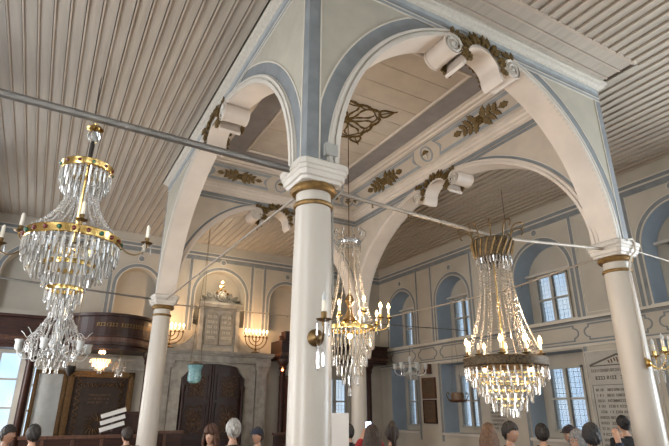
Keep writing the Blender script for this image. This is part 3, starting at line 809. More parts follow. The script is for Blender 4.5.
# --- 1: unlit crystal chandelier hung from the grey pipe, left
H1 = (-2.14, 0)
t = thing('crystal_chandelier', 'unlit crystal chandelier with jewelled brass bands and white candles, under the grey pipe', 'chandelier', (*H1, 0), 0)
MB().lathe([(.0001, 4.24), (.02, 4.235), (.012, 4.22), (.055, 4.205), (.07, 4.185), (.055, 4.175), (.02, 4.17), (.0001, 4.17)], n=20).build('top_knob', 'brass', t, True)
MB().ball((0, 0, 4.115), .055, 16, 10).build('glass_globe', 'glass', t, True)
MB().lathe([(.0001, 4.08), (.012, 4.07), (.02, 4.04), (.017, 3.86), (.03, 3.83), (.0001, 3.82)], n=14).build('upper_stem', 'iron', t, True)
MB().tube([(0, 0, 3.84), (0, 0, 3.15)], .011, 8).build('central_rod', 'brass', t, True)
def jewel_band(z0, z1, R0, R1, nj, root=t, m='brass', jr=.015):
    b = MB().lathe([(R0-.006, z0), (R0, z0), (R0+.006, z0+.006), (R1+.002, (z0+z1)/2), (R1+.006, z1-.006), (R1, z1), (R1-.006, z1), (R0-.006, z0)], n=48).build('jewelled_band', m, root, True)
    for i in range(nj):
        a = 2*PI*(i+.3)/nj; R = (R0+R1)/2+.006
        MB().ball((R*math.cos(a), R*math.sin(a), (z0+z1)/2), jr, 8, 6).build('jewel', 'jewelgreen' if i % 3 == 0 else 'jewelred', b, True)
jewel_band(3.765, 3.825, .19, .20, 12); jewel_band(3.13, 3.20, .345, .35, 22, jr=.018)
for R_, z_ in ((.19, 3.80), (.34, 3.15)):
    for i in range(8):
        a = i*PI/4; MB().tube([(.01, 0, 0), (R_, 0, 0)], .005, 5).build('spoke', 'olddbrass', t, loc=(0, 0, z_)).rotation_euler = (0, 0, a)
MB().lathe([(.185, 2.94), (.20, 2.94), (.205, 2.955), (.20, 2.975), (.185, 2.975), (.185, 2.94)], n=40).build('lower_band', 'brass', t, True)
MB().lathe([(.115, 2.755), (.13, 2.755), (.133, 2.77), (.13, 2.785), (.115, 2.785), (.115, 2.755)], n=32).build('bottom_band', 'brass', t, True)
cr = Crystals(t, 'crystal')
cr.ring(.345, 3.13, 46, .115, .0105); cr.ring(.33, 3.08, 40, .12, .0105, .5); cr.ring(.19, 3.76, 30, .12, .010); cr.ring(.17, 3.70, 24, .12, .010, .5); cr.ring(.14, 3.62, 18, .09, .009)
cr.ring(.295, 3.01, 36, .115, .0105); cr.ring(.25, 2.95, 30, .11, .010, .5); cr.ring(.19, 2.94, 28, .10, .010); cr.ring(.16, 2.87, 22, .10, .010, .5); cr.ring(.125, 2.755, 18, .10, .009); cr.ring(.09, 2.70, 12, .10, .009); cr.ring(.05, 2.64, 8, .10, .009); cr.ring(.27, 3.13, 30, .12, .010); cr.ring(.20, 3.08, 24, .12, .010)
cr.done()
for i in range(26):
    a = 2*PI*i/26; s_ = MB()
    def cv(t_, a=a):
        r = .165*(1-t_)**2+.335*t_**2.2+.02*math.sin(PI*t_); return V((r*math.cos(a), r*math.sin(a), 3.76-.55*t_))
    strand(s_, (0, 0, 0), (0, 0, .58), 0, .0100, .025, cv); s_.build('bead_strand', 'bead', t, fixn=False)
for i in range(14):
    a = 2*PI*i/14; s_ = MB()
    def cv(t_, a=a): return V(((.33-.14*t_)*math.cos(a), (.33-.14*t_)*math.sin(a), 3.13-.18*t_-.05*math.sin(PI*t_)))
    strand(s_, (0, 0, 0), (0, 0, .25), 0, .008, .019, cv); s_.build('bead_strand', 'bead', t, fixn=False)
CLM = candle_me(.135)
for a in (2.86, -1.53, 1.3):
    arm(t, a, spline([(.345, 3.16), (.37, 3.14), (.395, 3.17), (.40, 3.20)]), .005, 'olddbrass'); c_ = candle_at(t, (.40*math.cos(a), .40*math.sin(a), 3.22), CLM, .135, False, CUPD, .85)
for a in (2.63, -.515, 1.06):
    arm(t, a, spline([(.345, 3.17), (.42, 3.08), (.50, 3.05), (.57, 3.08), (.585, 3.13)]), .006, 'olddbrass'); candle_at(t, (.585*math.cos(a), .585*math.sin(a), 3.15), CLM, .135, False, CUPD, .85)
    for d in (0, 2.1, 4.2): put(prism_mesh(.09, .008, 'crystal'), 'pendant_prism', t, (.585*math.cos(a)+.035*math.cos(d), .585*math.sin(a)+.035*math.sin(d), 3.14))
tag(MB().tube([(-2.14, 3.94, HC), (-2.16, .01, 4.31)], .008, 5).build('support_wire', 'iron'), 'thin dark wire from the boarded ceiling down to the grey pipe', 'wire')

# --- 2: lit chandelier hanging in the centre of the canopy
H2 = (2.74, 3.80)
t = thing('crystal_chandelier', 'lit crystal chandelier hanging inside the canopy below the gilded sunburst', 'chandelier', (*H2, 0), 0)
MB().tube([(0, 0, 7.82), (0, 0, 4.8)], .010, 5).build('hanging_chain', 'olddbrass', t)
MB().lathe([(.20, 4.98), (.225, 4.98), (.24, 5.02), (.225, 5.07), (.20, 5.07), (.20, 4.98)], n=28).build('crown_band', 'crystaldim', t, True)
for i in range(10):
    a = 2*PI*i/10; arm(t, a, spline([(.22, 5.04), (.31, 5.12), (.33, 5.24), (.27, 5.29), (.24, 5.24)]), .009, 'crystaldim')
MB().tube([(0, 0, 5.0), (0, 0, 3.3)], .018, 8).build('central_rod', 'olddbrass', t)
MB().lathe([(.03, 4.0), (.06, 3.95), (.09, 3.85), (.04, 3.75), (.07, 3.6), (.14, 3.5), (.05, 3.4), (.0001, 3.3)], n=16).build('baluster', 'olddbrass', t, True)
MB().lathe([(.44, 3.30), (.47, 3.30), (.475, 3.33), (.47, 3.37), (.44, 3.37), (.44, 3.30)], n=40).build('main_band', 'brass', t, True)
cr = Crystals(t, 'crystalwarm')
cr.ring(.46, 3.29, 36, .20, .015); cr.ring(.44, 3.13, 34, .19, .015, .5); cr.ring(.38, 2.98, 30, .19, .015); cr.ring(.31, 2.82, 24, .18, .015, .5); cr.ring(.23, 2.66, 18, .18, .015); cr.ring(.14, 2.50, 11, .18, .014)
cr.ring(.23, 4.98, 18, .16, .013); cr.ring(.03, 2.3, 3, .18, .014); cr.done()
for i in range(12):
    a = 2*PI*i/12; s_ = MB()
    def cv(t_, a=a): 
        r = .2+.27*t_**1.8-.03*math.sin(PI*t_); return V((r*math.cos(a), r*math.sin(a), 4.98-1.6*t_))
    strand(s_, (0, 0, 0), (0, 0, 1.6), 0, .019, .045, cv); s_.build('bead_strand', 'beadwarm', t, fixn=False)
for i in range(10):
    a = .12+2*PI*i/10; hi = .06*(i % 2)
    R_ = .68+.06*(i % 2)
    arm(t, a, spline([(.10, 3.5), (.30, 3.36), (.5, 3.30), (R_-.04, 3.36), (R_, 3.45+hi)]), .011, 'brass'); candle_at(t, (R_*math.cos(a), R_*math.sin(a), 3.48+hi), CSH, .09, True, CUPB, 1.25)
    put(prism_mesh(.14, .013, 'crystalwarm'), 'pendant_prism', t, (R_*math.cos(a), R_*math.sin(a), 3.40+hi))
MB().ball((0, 0, 3.2), .05, 10, 8).build('inner_bulb', 'flame', t, True)
for i in range(3):
    a = i*2.1+.4; lamp('chandelier_light', (H2[0]+.62*math.cos(a), H2[1]+.62*math.sin(a), 3.78), 16)
lamp('chandelier_light', (H2[0], H2[1], 3.1), 2)

# --- 3: lit chandelier hung from the middle of the front tie rod
H3 = (2.58, 0)
t = thing('crystal_chandelier', 'lit chandelier with bead strands and bronze ring, hung from the pale rod before the windows', 'chandelier', (*H3, 0), 0)
MB().lathe([(.208, 3.71), (.215, 3.70), (.225, 3.73), (.235, 3.80), (.255, 3.88), (.265, 3.92), (.26, 3.94), (.25, 3.92), (.208, 3.71)], n=40).build('crown_band', 'ringbronze', t, True)
for i in range(20):
    a = 2*PI*i/20
    MB().tube([((.222+.013*k)*math.cos(a+.07*k), (.222+.013*k)*math.sin(a+.07*k), 3.72+.05*k) for k in range(5)], [.007, .012, .008, .012, .007], 6).build('crown_rib', 'gold', t, True)
for i in range(10):
    a = 2*PI*i/10+.1; arm(t, a, spline([(.18, 3.80), (.24, 3.92), (.26, 4.03), (.31, 4.11), (.39, 4.12), (.42, 4.07), (.39, 4.03)]), .009, 'olddbrass')
MB().tube([(0, 0, 3.99), (0, 0, 2.4)], .011, 8).build('central_rod', 'brass', t)
for R_, z_ in ((.225, 3.80), (.46, 2.43)):
    for i in range(8):
        MB().tube([(.01, 0, 0), (R_, 0, 0)], .006, 5).build('spoke', 'olddbrass', t, loc=(0, 0, z_)).rotation_euler = (0, 0, i*PI/4)
MB().lathe([(.455, 2.38), (.475, 2.38), (.483, 2.393), (.476, 2.43), (.485, 2.475), (.475, 2.49), (.455, 2.49), (.455, 2.38)], n=56).build('main_ring', 'ringbronze', t, True)
cr = Crystals(t, 'crystalwarm')
cr.ring(.465, 2.375, 40, .15, .0125); cr.ring(.40, 2.28, 34, .14, .0125, .5); cr.ring(.335, 2.19, 28, .14, .0125); cr.ring(.26, 2.10, 22, .13, .012, .5); cr.ring(.18, 2.01, 15, .13, .012); cr.ring(.10, 1.95, 9, .13, .012)
cr.ring(.215, 3.71, 34, .10, .009); cr.ring(.18, 3.66, 26, .10, .009, .5); cr.done()
for R_, z_ in ((.40, 2.29), (.335, 2.20), (.26, 2.11), (.18, 2.02), (.10, 1.95)): MB().lathe([(R_-.006, z_), (R_+.006, z_), (R_+.006, z_+.014), (R_-.006, z_+.014), (R_-.006, z_)], n=40).build('tier_ring', 'brass', t, True)
for i in range(16):
    a = 2*PI*i/16; s_ = MB()
    def cv(t_, a=a):
        r = .20+.25*t_**1.7-.035*math.sin(PI*t_); return V((r*math.cos(a), r*math.sin(a), 3.70-1.22*t_))
    strand(s_, (0, 0, 0), (0, 0, 1.25), 0, .0150, .036, cv); s_.build('bead_strand', 'beadwarm', t, fixn=False)
for i in range(10):
    a = 2*PI*i/10+.25; s_ = MB()
    def cv(t_, a=a):
        r = .15-.05*math.sin(PI*t_)+.16*t_; return V((r*math.cos(a), r*math.sin(a), 3.70-1.2*t_))
    strand(s_, (0, 0, 0), (0, 0, 1.2), 0, .0135, .034, cv); s_.build('bead_strand', 'beadwarm', t, fixn=False)
for i in range(10):
    a = 2*PI*i/10+.05; candle_at(t, (.435*math.cos(a), .435*math.sin(a), 2.51), CSH, .09, i != 5, CUPD, .9)
for i in range(3):
    a = 2.09*i+.9; MB().ball((.30*math.cos(a), .30*math.sin(a), 2.34), .022, 10, 8).build('inner_bulb', 'flame', t, True)
for i in range(3):
    a = i*2.09+.5; lamp('chandelier_light', (H3[0]+.43*math.cos(a), H3[1]+.43*math.sin(a), 2.80), 7, (1, .70, .44))
t = thing('pendant_cord', 'thin cord with a small dark fitting hanging from the right aisle ceiling', 'cord', (7.39, 3.87, 0))
MB().tube([(0, 0, HC), (0, 0, 4.05)], .008, 5).build('cord', 'iron', t); MB().lathe([(.0001, 4.08), (.03, 4.05), (.04, 3.98), (.0001, 3.95)], n=10).build('fitting', 'iron', t)

# --- 4: glass chandelier behind the big left one, hung from the far grey rod
H4 = (-2.0, B)
t = thing('crystal_chandelier', 'glass chandelier with bead cascades and white shades, below the jewelled one', 'chandelier', (*H4, 0), 0)
MB().tube([(0, 0, 4.25), (0, 0, 4.05)], .006, 5).build('hanging_cord', 'iron', t)
MB().lathe([(.0001, 4.10), (.05, 4.08), (.10, 4.02), (.04, 3.96), (.03, 3.7), (.07, 3.55), (.04, 3.35), (.10, 3.2), (.13, 3.12), (.05, 3.0), (.0001, 2.9)], n=16).build('glass_stem', 'frost', t, True)
cr = Crystals(t, 'crystal')
cr.ring(.14, 4.02, 12, .13, .014); cr.ring(.22, 3.75, 16, .13, .014); cr.ring(.33, 3.50, 24, .14, .015); cr.ring(.45, 3.28, 32, .15, .016); cr.ring(.54, 3.10, 36, .16, .016, .5); cr.ring(.42, 2.96, 28, .15, .016); cr.ring(.28, 2.82, 18, .15, .015); cr.ring(.12, 2.70, 8, .15, .015); cr.done()
for i in range(22):
    a = 2*PI*i/22; s_ = MB()
    def cv(t_, a=a):
        r = .12+.40*t_**1.5; return V((r*math.cos(a), r*math.sin(a), 4.02-.85*t_))
    strand(s_, (0, 0, 0), (0, 0, .95), 0, .018, .04, cv); s_.build('bead_strand', 'bead', t, fixn=False)
for i in range(12):
    a = 2*PI*i/12; s_ = MB()
    def cv(t_, a=a):
        b_ = a+2*PI/12*t_; r = .54; return V((r*math.cos(b_), r*math.sin(b_), 3.14-.16*math.sin(PI*t_)))
    strand(s_, (0, 0, 0), (0, 0, .3), 0, .017, .038, cv); s_.build('bead_strand', 'bead', t, fixn=False)
SHADE = MB().lathe([(.02, 0), (.045, .02), (.055, .07), (.05, .12), (.07, .17), (.064, .17), (.044, .12), (.048, .07), (.038, .025), (.016, .008)], n=14).mesh('glass_shade', 'frost', True)
for i in range(6):
    a = 2*PI*i/6+.2
    arm(t, a, spline([(.08, 3.05), (.3, 2.90), (.5, 2.82), (.62, 2.90), (.64, 2.97)]), .013, 'frost'); q_ = put(SHADE, 'glass_shade', t, (.64*math.cos(a), .64*math.sin(a), 2.97)); q_.scale = (1.2, 1.2, 1.2)
    arm(t, a+.5, spline([(.2, 3.2), (.42, 3.36), (.55, 3.26), (.63, 3.34), (.68, 3.38)]), .007, 'frost')

# --- 5: small lit one below the left balcony
t = thing('crystal_chandelier', 'small glowing crystal bowl chandelier under the curved wooden balcony', 'chandelier', (-.80, 10.75, 0), 0)
MB().tube([(0, 0, 3.415), (0, 0, 3.3)], .006, 5).build('hanging_cord', 'brass', t)
MB().lathe([(.0001, 2.86), (.10, 2.93), (.20, 3.05), (.25, 3.13), (.24, 3.15), (.0001, 3.15)], n=24).build('glowing_bowl', 'flamelow', t, True)
cr = Crystals(t, 'crystalwarm'); cr.ring(.26, 3.14, 24, .09, .014); cr.ring(.20, 3.04, 18, .09, .014); cr.ring(.12, 2.95, 12, .09, .014); cr.ring(.04, 2.87, 4, .09, .014); cr.done()
for i in range(4):
    a = i*PI/2+.3; put(BULB, 'bulb', t, (.06*math.cos(a), .06*math.sin(a), 3.30))
lamp('chandelier_light', (-.80, 10.6, 3.0), 4)

# --- 6: glass chandelier by the window wall, hung from the far thin rod
t = thing('glass_chandelier', 'unlit chandelier with six clear glass shades, before the brown wall plaques', 'chandelier', (6.93, B, 0), 0)
MB().tube([(0, 0, 4.19), (0, 0, 3.3)], .006, 5).build('hanging_cord', 'iron', t)
MB().lathe([(.0001, 3.36), (.03, 3.33), (.05, 3.25), (.025, 3.12), (.06, 2.98), (.08, 2.90), (.03, 2.80), (.0001, 2.68)], n=14).build('glass_stem', 'frost', t, True)
for i in range(6):
    a = i*PI/3+.3; arm(t, a, spline([(.05, 2.95), (.2, 2.83), (.36, 2.85), (.43, 2.93), (.43, 2.98)]), .012, 'frost')
    s_ = put(SHADE, 'glass_shade', t, (.43*math.cos(a), .43*math.sin(a), 2.98)); put(prism_mesh(.1, .012, 'crystal'), 'pendant_prism', t, (.43*math.cos(a), .43*math.sin(a), 2.90))
    s_ = MB(); strand(s_, (.05*math.cos(a), .05*math.sin(a), 3.25), (.40*math.cos(a), .40*math.sin(a), 2.98), .08, .014, .04); s_.build('bead_strand', 'bead', t, fixn=False)

# --- crystals of another one half hidden by the column near the ark
t = thing('crystal_chandelier', 'little crystal pendant peeping out beside the column by the ark', 'chandelier', (-.30, 10.9, 0), 0)
MB().tube([(0, 0, 3.415), (0, 0, 3.2)], .006, 5).build('hanging_cord', 'brass', t)
MB().lathe([(.0001, 3.22), (.05, 3.2), (.03, 3.1), (.10, 2.95), (.04, 2.8), (.0001, 2.72)], n=12).build('glass_stem', 'frost', t, True)
cr = Crystals(t, 'crystalwarm'); cr.ring(.12, 3.12, 12, .12, .014); cr.ring(.16, 2.98, 14, .12, .014); cr.ring(.09, 2.84, 8, .12, .014); cr.done()

# --- sconces on two columns
def sconce(loc, rz, label, n, m, col):
    t = thing('crystal_sconce', label, 'sconce', loc, rz, 'candle sconces on the columns')
    MB().lathe([(.0001, .0), (.075, .0), (.08, .02), (.05, .035), (.06, .05), (.03, .075), (.0001, .09)], (0, 0, 0), 18, axis=(1, 0, 0)).build('wall_boss', m, t, True)
    for k in range(n):
        a = (k-(n-1)/2)*(1.9/max(1, n-1)) if n > 1 else 0
        L_ = .34
        o = arm(t, a, spline([(.05, 0), (.15, -.08), (L_-.08, -.07), (L_, .02), (L_, .08)]), .010, m)
        candle_at(t, (L_*math.cos(a), L_*math.sin(a), .12), CSH, .09, False, cupm[m], 1.3)
        e = put(MB().lathe([(.0001, 0), (.011, .002), (.020, .03), (.022, .045), (.012, .08), (.0001, .1)], n=10).mesh('bulb', 'frost', True), 'bulb', t, (L_*math.cos(a), L_*math.sin(a), .265))
        for q in range(3): put(prism_mesh(.12, .012, 'crystal'), 'pendant_prism', t, (L_*math.cos(a)+.06*math.cos(q*2.1), L_*math.sin(a)+.06*math.sin(q*2.1), .09))
        s_ = MB(); strand(s_, (.08, 0, -.03), (L_*math.cos(a), L_*math.sin(a), .06), .12, .012, .03); s_.build('bead_strand', 'bead', t, fixn=False)
    put(prism_mesh(.20, .018, 'crystal'), 'pendant_prism', t, (.12, 0, -.10)); put(prism_mesh(.14, .018, 'crystal'), 'pendant_prism', t, (.2, 0.03, -.14))
    return t
cupm = {'brass': CUPB, 'olddbrass': CUPD}
sconce((A-.08, -.185, 2.53), -.85, 'brass sconce with unlit candle bulbs on the right column before the plaque', 3, 'brass', 0)
sconce((-.05, -.188, 2.52), -1.83, 'dark brass sconce with one pale candle on the middle column', 1, 'olddbrass', 0)

# ------------------------------------------------------------------ the ark on the back wall
ark = thing('torah_ark', 'grey marble ark front with carved dark doors and stone tablets above', 'ark', (2.62, 11.85, 0), 0)
def pilaster(m, x0, x1):
    m.box(x0, -.18, 0, x1, .3, .5); m.box(x0+.03, -.14, .5, x1-.03, .3, 3.1); m.box(x0-.02, -.18, 3.1, x1+.02, .3, 3.2); m.box(x0-.05, -.22, 3.2, x1+.05, .3, 3.3)
    m.box(x0+.10, -.16, .62, x1-.10, -.12, 2.95)
for s in (-1, 1):
    m = MB(); a, b = sorted((s*1.35, s*1.75)); pilaster(m, a, b)
    a, b = sorted((s*1.02, s*1.35)); m.box(a, -.08, 0, b, .3, 3.3); m.build('pilaster', 'marble', ark)
# arched frieze above doors with a moulded lower edge
m = MB(); oh = 1.02; pts = []
def ogee(u):   # lower edge
    t = abs(u)/oh; return 3.26-.14*(t**2)-(.30 if t > .74 else 0)*max(0, (t-.74)/.26)**.6
us = [-oh+2*oh*i/40 for i in range(41)]
m.slab([V((u, -.10, ogee(u))) for u in us], [V((u, -.10, 3.4)) for u in us], [V((u, .25, ogee(u))) for u in us], [V((u, .25, 3.4)) for u in us])
m.build('door_arch', 'marble', ark)
m = MB()
for (z0, z1, pr) in ((3.3, 3.36, .20), (3.36, 3.50, .16), (3.50, 3.55, .24), (3.55, 3.61, .30), (3.61, 3.64, .33)): m.box(-1.78-pr*.4, -pr, z0, 1.78+pr*.4, .3, z1)
m.build('entablature', 'marble', ark)
for s in (-1, 1):      # concave shoulders
    m = MB(); n = 16; up_ = [V((s*(.62+.78*i/n), -.04, 3.64+.62*(1-i/n)**2.2+.10)) for i in range(n+1)]
    lo_ = [V((s*(.62+.78*i/n), -.04, 3.64)) for i in range(n+1)]
    m.slab(up_, lo_, [v+V((0, .26, 0)) for v in up_], [v+V((0, .26, 0)) for v in lo_])
    m.lathe([(.0001, 0), (.12, 0), (.12, .3), (.0001, .3)], (s*1.36, -.06, 3.76), 18, axis=(0, 1, 0)); m.build('scrolled_shoulder', 'marble', ark, True)
m = MB(); m.box(-.60, -.10, 3.64, .60, .25, 5.12)
for s in (-1, 1): m.box(s*.60-.06, -.16, 3.64, s*.60+.06, -.02, 5.02)
m.box(-.70, -.20, 5.02, .70, .25, 5.10); m.box(-.75, -.24, 5.10, .75, .25, 5.18)
m.box(-.5, -.14, 4.95, .5, -.08, 5.0); m.build('tablet_block', 'marble', ark)
tbs = []
for s in (-1, 1):
    c = s*.235; n = 10
    o_ = [(c-.215, 3.84), (c+.215, 3.84), (c+.215, 4.72)]+[(c+.215*math.cos(PI*i/n), 4.72+.16*math.sin(PI*i/n)) for i in range(1, n)]+[(c-.215, 4.72)]
    m = MB().poly([V((x_, -.15, z_)) for x_, z_ in o_], (0, 1, 0), .06); tbs.append(m.build('stone_tablet', 'tablet', ark))
def glyphs(mb, T, u0, u1, v, h, seed=0, dens=.75, w=.0):
    """a row of short engraved letter strokes"""
    rnd = random.Random(seed); u = u0
    while u < u1-h*.5:
        cw = h*rnd.uniform(.5, .8)
        if rnd.random() < .14: u += cw*.8; continue
        lw = max(h*.16, w)
        k = rnd.randrange(5)
        def st(a, b, c, d): mb.slab([T(u+a*cw, v+c*h), T(u+b*cw, v+c*h)], [T(u+a*cw, v+d*h), T(u+b*cw, v+d*h)], [T(u+a*cw, v+c*h, .004), T(u+b*cw, v+c*h, .004)], [T(u+a*cw, v+d*h, .004), T(u+b*cw, v+d*h, .004)])
        q = lw/cw
        if k != 3: st(0, .85, 1-lw/h, 1)
        if k in (0, 2, 4): st(.85-q, .85, 0, 1)
        if k in (1, 3): st(.35, .35+q, 0, 1)
        if k in (2, 4): st(0, q, 0, .7)
        if k in (0, 1): st(0, .8, 0, lw/h)
        u += cw*1.15
for s in (-1, 1):
    m = MB()
    for r in range(5): glyphs(m, lambda u, v, d=0: V((u, -.152-d, v)), s*.235-.16, s*.235+.17, 4.68-.165*r, .075, 10*r+s, w=.014)
    m.build('tablet_lettering', 'wallline', tbs[(s+1)//2])
m = MB()      # crown ornament of scrolled leaves
for k in range(17):
    t_ = PI*(1-k/16); bx_, bz_ = .52*math.cos(t_), 5.18+.20*math.sin(t_)
    for lay in (0, 1):
        Lf = .17*(1-.3*lay)+.04*math.sin(t_*2)**2; ang = t_+(.3 if k % 2 else -.3); ca, sa = math.cos(ang), math.sin(ang)
        m.poly([V((bx_+x_*ca-y_*sa, -.12-.03*lay, bz_+x_*sa+y_*ca)) for x_, y_ in leaf_poly(Lf, Lf*.65, 3)], (0, 1, 0), .05)
n = 20; m.poly([V((.55*math.cos(PI*i/n), -.10, 5.18+.24*math.sin(PI*i/n))) for i in range(n+1)], (0, 1, 0), .2)
for k in range(12):
    a = k*PI/6; m.ball((.13*math.cos(a), -.14, 5.40+.13*math.sin(a)), .05, 8, 5)
m.ball((0, -.15, 5.40), .10, 12, 8); m.build('crown_carving', 'tablet', ark)
m = MB()
for k, (x_, z_) in enumerate(((-.05, 5.62), (.10, 5.58), (.02, 5.74), (-.16, 5.52), (.2, 5.50))): m.ball((x_, -.16, z_), .05, 8, 5)
m.build('gilded_finial', 'gold', ark)
for x_, z_ in ((-.07, 5.72), (-.03, 5.86)): MB().ball((x_, -.2, z_), .035, 10, 8).build('bulb', 'flame', ark, True)
lamp('ark_light', (2.55, 11.45, 5.85), 14); lamp('ark_light', (2.6, 11.2, 5.3), 2)
# doors
for s in (-1, 1):
    d = MB(); a, b = sorted((s*.01, s*1.02)); d.box(a, .02, .25, b, .10, 3.3)
    ob = d.build('ark_door', 'wood', ark)
    fr = MB()
    for (z0, z1) in ((.4, 1.05), (1.15, 2.1), (2.2, 2.95)):
        for (u0, u1, w0, w1) in ((.12, .90, z0, z0+.04), (.12, .90, z1-.04, z1), (.12, .16, z0, z1), (.86, .90, z0, z1)):
            a, b = sorted((s*u0, s*u1)); fr.box(a, -.02, w0, b, .02, w1)
    a, b = sorted((s*.01, s*.06)); fr.box(a, -.05, .25, b, .03, 3.25); fr.build('door_panels', 'wood', ob)
    for z0, z1 in ((1.2, 2.05), (2.25, 2.9)):
        cv_ = MB()
        zc = (z0+z1)/2; uc = s*.51
        for k in range(10):
            a = k*PI/5; rx_, rz_ = .24, (z1-z0)*.46
            cv_.tube([(uc+rx_*(.3+.7*i/6)*math.cos(a+.6*math.sin(i/2)), -.01, zc+rz_*(.3+.7*i/6)*math.sin(a+.6*math.sin(i/2))) for i in range(7)], [.022-.002*i for i in range(7)], 5)
        for k in range(6):
            for q in (-1, 1): cv_.tube([(uc+q*(.05+.24*i/6), -.01, zc+(k-2.5)*(z1-z0)*.17+.05*math.sin(i*1.1+k)) for i in range(7)], [.010, .016, .018, .016, .014, .012, .006], 5)
        cv_.ball((uc, -.01, zc), .06, 10, 6); cv_.build('door_carving', 'carve', ob, True)
m = MB().box(-1.0, .05, 3.2, 1.0, .3, 3.42).build('door_head', 'wood', ark)
# steps / dark recess columns beside the doors
for s in (-1, 1): MB().lathe([(.06, .25), (.06, .5), (.045, .55), (.045, 2.4), (.06, 2.45), (.07, 2.6)], (s*.93, -.12, 0), 14).build('door_colonnette', 'wood', ark, True)
MB().box(-1.8, -.5, 0, 1.8, .3, .25).build('ark_step', 'marble', ark)

# seven-branched lamps on the ark
def menorah(loc, label):
    t = thing('candelabrum', label, 'candelabrum', loc, 0, 'seven-branched lamps on the ark'); t.scale = (1.38,)*3
    MB().lathe([(.10, 0), (.10, .015), (.04, .035), (.02, .06), (.03, .10), (.015, .12), (.015, .36), (.0001, .37)], n=14).build('stem', 'olddbrass', t, True)
    br = MB()
    for k in (1, 2, 3):
        R = .09*k; br.tube([(R*math.cos(PI+PI*i/14), 0, .345+(R*.95)*math.sin(PI+PI*i/14)) for i in range(15)], .011, 6)
    br.build('branches', 'olddbrass', t, True)
    for k in range(-3, 4):
        candle_at(t, (.09*k, 0, .37), CSH, .09, True, CUPD, .8)
    return t
menorah((1.10, 11.60, 3.645), 'lit seven-branched brass lamp on the ark, beside the nearer white column')
menorah((3.86, 11.60, 3.645), 'lit seven-branched brass lamp on the ark end farther from that column')
lamp('menorah_light', (1.10, 11.42, 4.42), 22, (1, .60, .30)); lamp('menorah_light', (3.86, 11.42, 4.42), 22, (1, .60, .30))
# warm concealed lamps that wash the back wall, standing on the balconies' ledges
# ------------------------------------------------------------------ balconies
def balcony(name, label, path, zt, zb, depth_back):
    """path of front edge points (x,y); bands stacked"""
    t = thing(name, label, 'balcony', (0, 0, 0))
    def band(z0, z1, out, m, nm, par=t):
        n = len(path); P0 = []
        for i in range(n):
            d = V(path[min(i+1, n-1)])-V(path[max(i-1, 0)]); d = V((d.x, d.y)).normalized() if True else d
            P0.append(V((path[i][0]+d[1]*out, path[i][1]-d[0]*out, 0)))
        bk = [V((p.x, YB-.02, 0)) for p in P0]
        mb = MB(); mb.slab([p+V((0, 0, z0)) for p in P0], [p+V((0, 0, z1)) for p in P0], [p+V((0, 0, z0)) for p in bk], [p+V((0, 0, z1)) for p in bk])
        return mb.build(nm, m, par)
    h = zt-zb
    band(zb, zb+.12*h, -.10, 'wood', 'lower_moulding'); band(zb+.12*h, zb+.20*h, .0, 'wood', 'soffit_moulding'); band(zb+.2*h, zb+.34*h, -.05, 'woodmid', 'lower_band'); band(zb+.34*h, zb+.42*h, .04, 'wood', 'bead_moulding')
    band(zb+.42*h, zb+.92*h, -.02, 'wood', 'parapet_panel'); band(zb+.92*h, zt, .07, 'wood', 'hand_rail')
    return t
import itertools
cp_ = [(-1.78, 11.75)]+[(-1.72+2.35*i/16, 11.35-.85*math.sin(PI*(i/16))**.7) for i in range(17)]+[(.66, 11.75)]
bl_ = balcony('balcony', 'curved dark wood balcony with gold lettering, left of the ark', cp_, 4.36, 3.42, 0)
gm = MB()
def Tg(u, v, d=0):
    # u runs along x on the curved front
    i = (u+1.72)/2.35; y = 11.35-.85*max(0, math.sin(PI*min(max(i, 0), 1)))**.7
    return V((u, y-.035-d, v))
glyphs(gm, Tg, -1.05, .45, 4.0, .10, 5, w=.018); gm.build('gold_lettering', 'gold', bl_)
balcony('balcony', 'straight dark wood balcony at the far left, before the shaded wall', [(XL+.02, 11.35), (-1.95, 11.35)], 4.26, 3.42, 0)
br_ = balcony('balcony', 'dark wood balcony right of the ark reaching the window wall', [(4.62, 11.2), (8.85, 11.2)], 4.08, 3.46, 0)
MB().box(4.75, 11.25, 4.08, 5.0, 11.6, 4.38).build('post', 'wood', br_); MB().box(5.3, 11.25, 4.08, 5.6, 11.6, 4.42).build('post', 'wood', br_); MB().box(4.62, 11.4, 4.08, 6.4, 11.5, 4.24).build('back_rail', 'woodmid', br_)
def post(loc, h, r, label, m='wood'):
    t = thing('wooden_post', label, 'post', loc, 0)
    MB().lathe([(r*1.7, 0), (r*1.7, .12), (r*1.1, .2), (r, .3), (r*.9, h-.35), (r*1.3, h-.28), (r*1.1, h-.22), (r*1.8, h-.1), (r*1.8, h)], n=18).build('shaft', m, t, True)
    return t
post((-2.42, 11.55, 0), 3.42, .11, 'dark wooden post before the bright left windows')
post((4.75, 11.35, 0), 3.46, .10, 'dark wooden post with a small red lamp, right of the ark')
post((8.1, 11.35, 0), 3.46, .10, 'dark wooden post under the balcony end by the window wall')
post((.50, 11.2, 0), 3.42, .10, 'dark wooden post between the curved balcony and the ark')
t = thing('memorial_lamp', 'small red glowing lamp on the wooden post right of the ark', 'lamp', (4.66, 11.18, 3.12)); MB().ball((0, 0, 0), .035, 10, 8).build('glass', 'redlamp', t, True); MB().lathe([(.02, .03), (.03, .05), (.03, .09), (.0001, .1)], n=10).build('socket', 'brass', t)
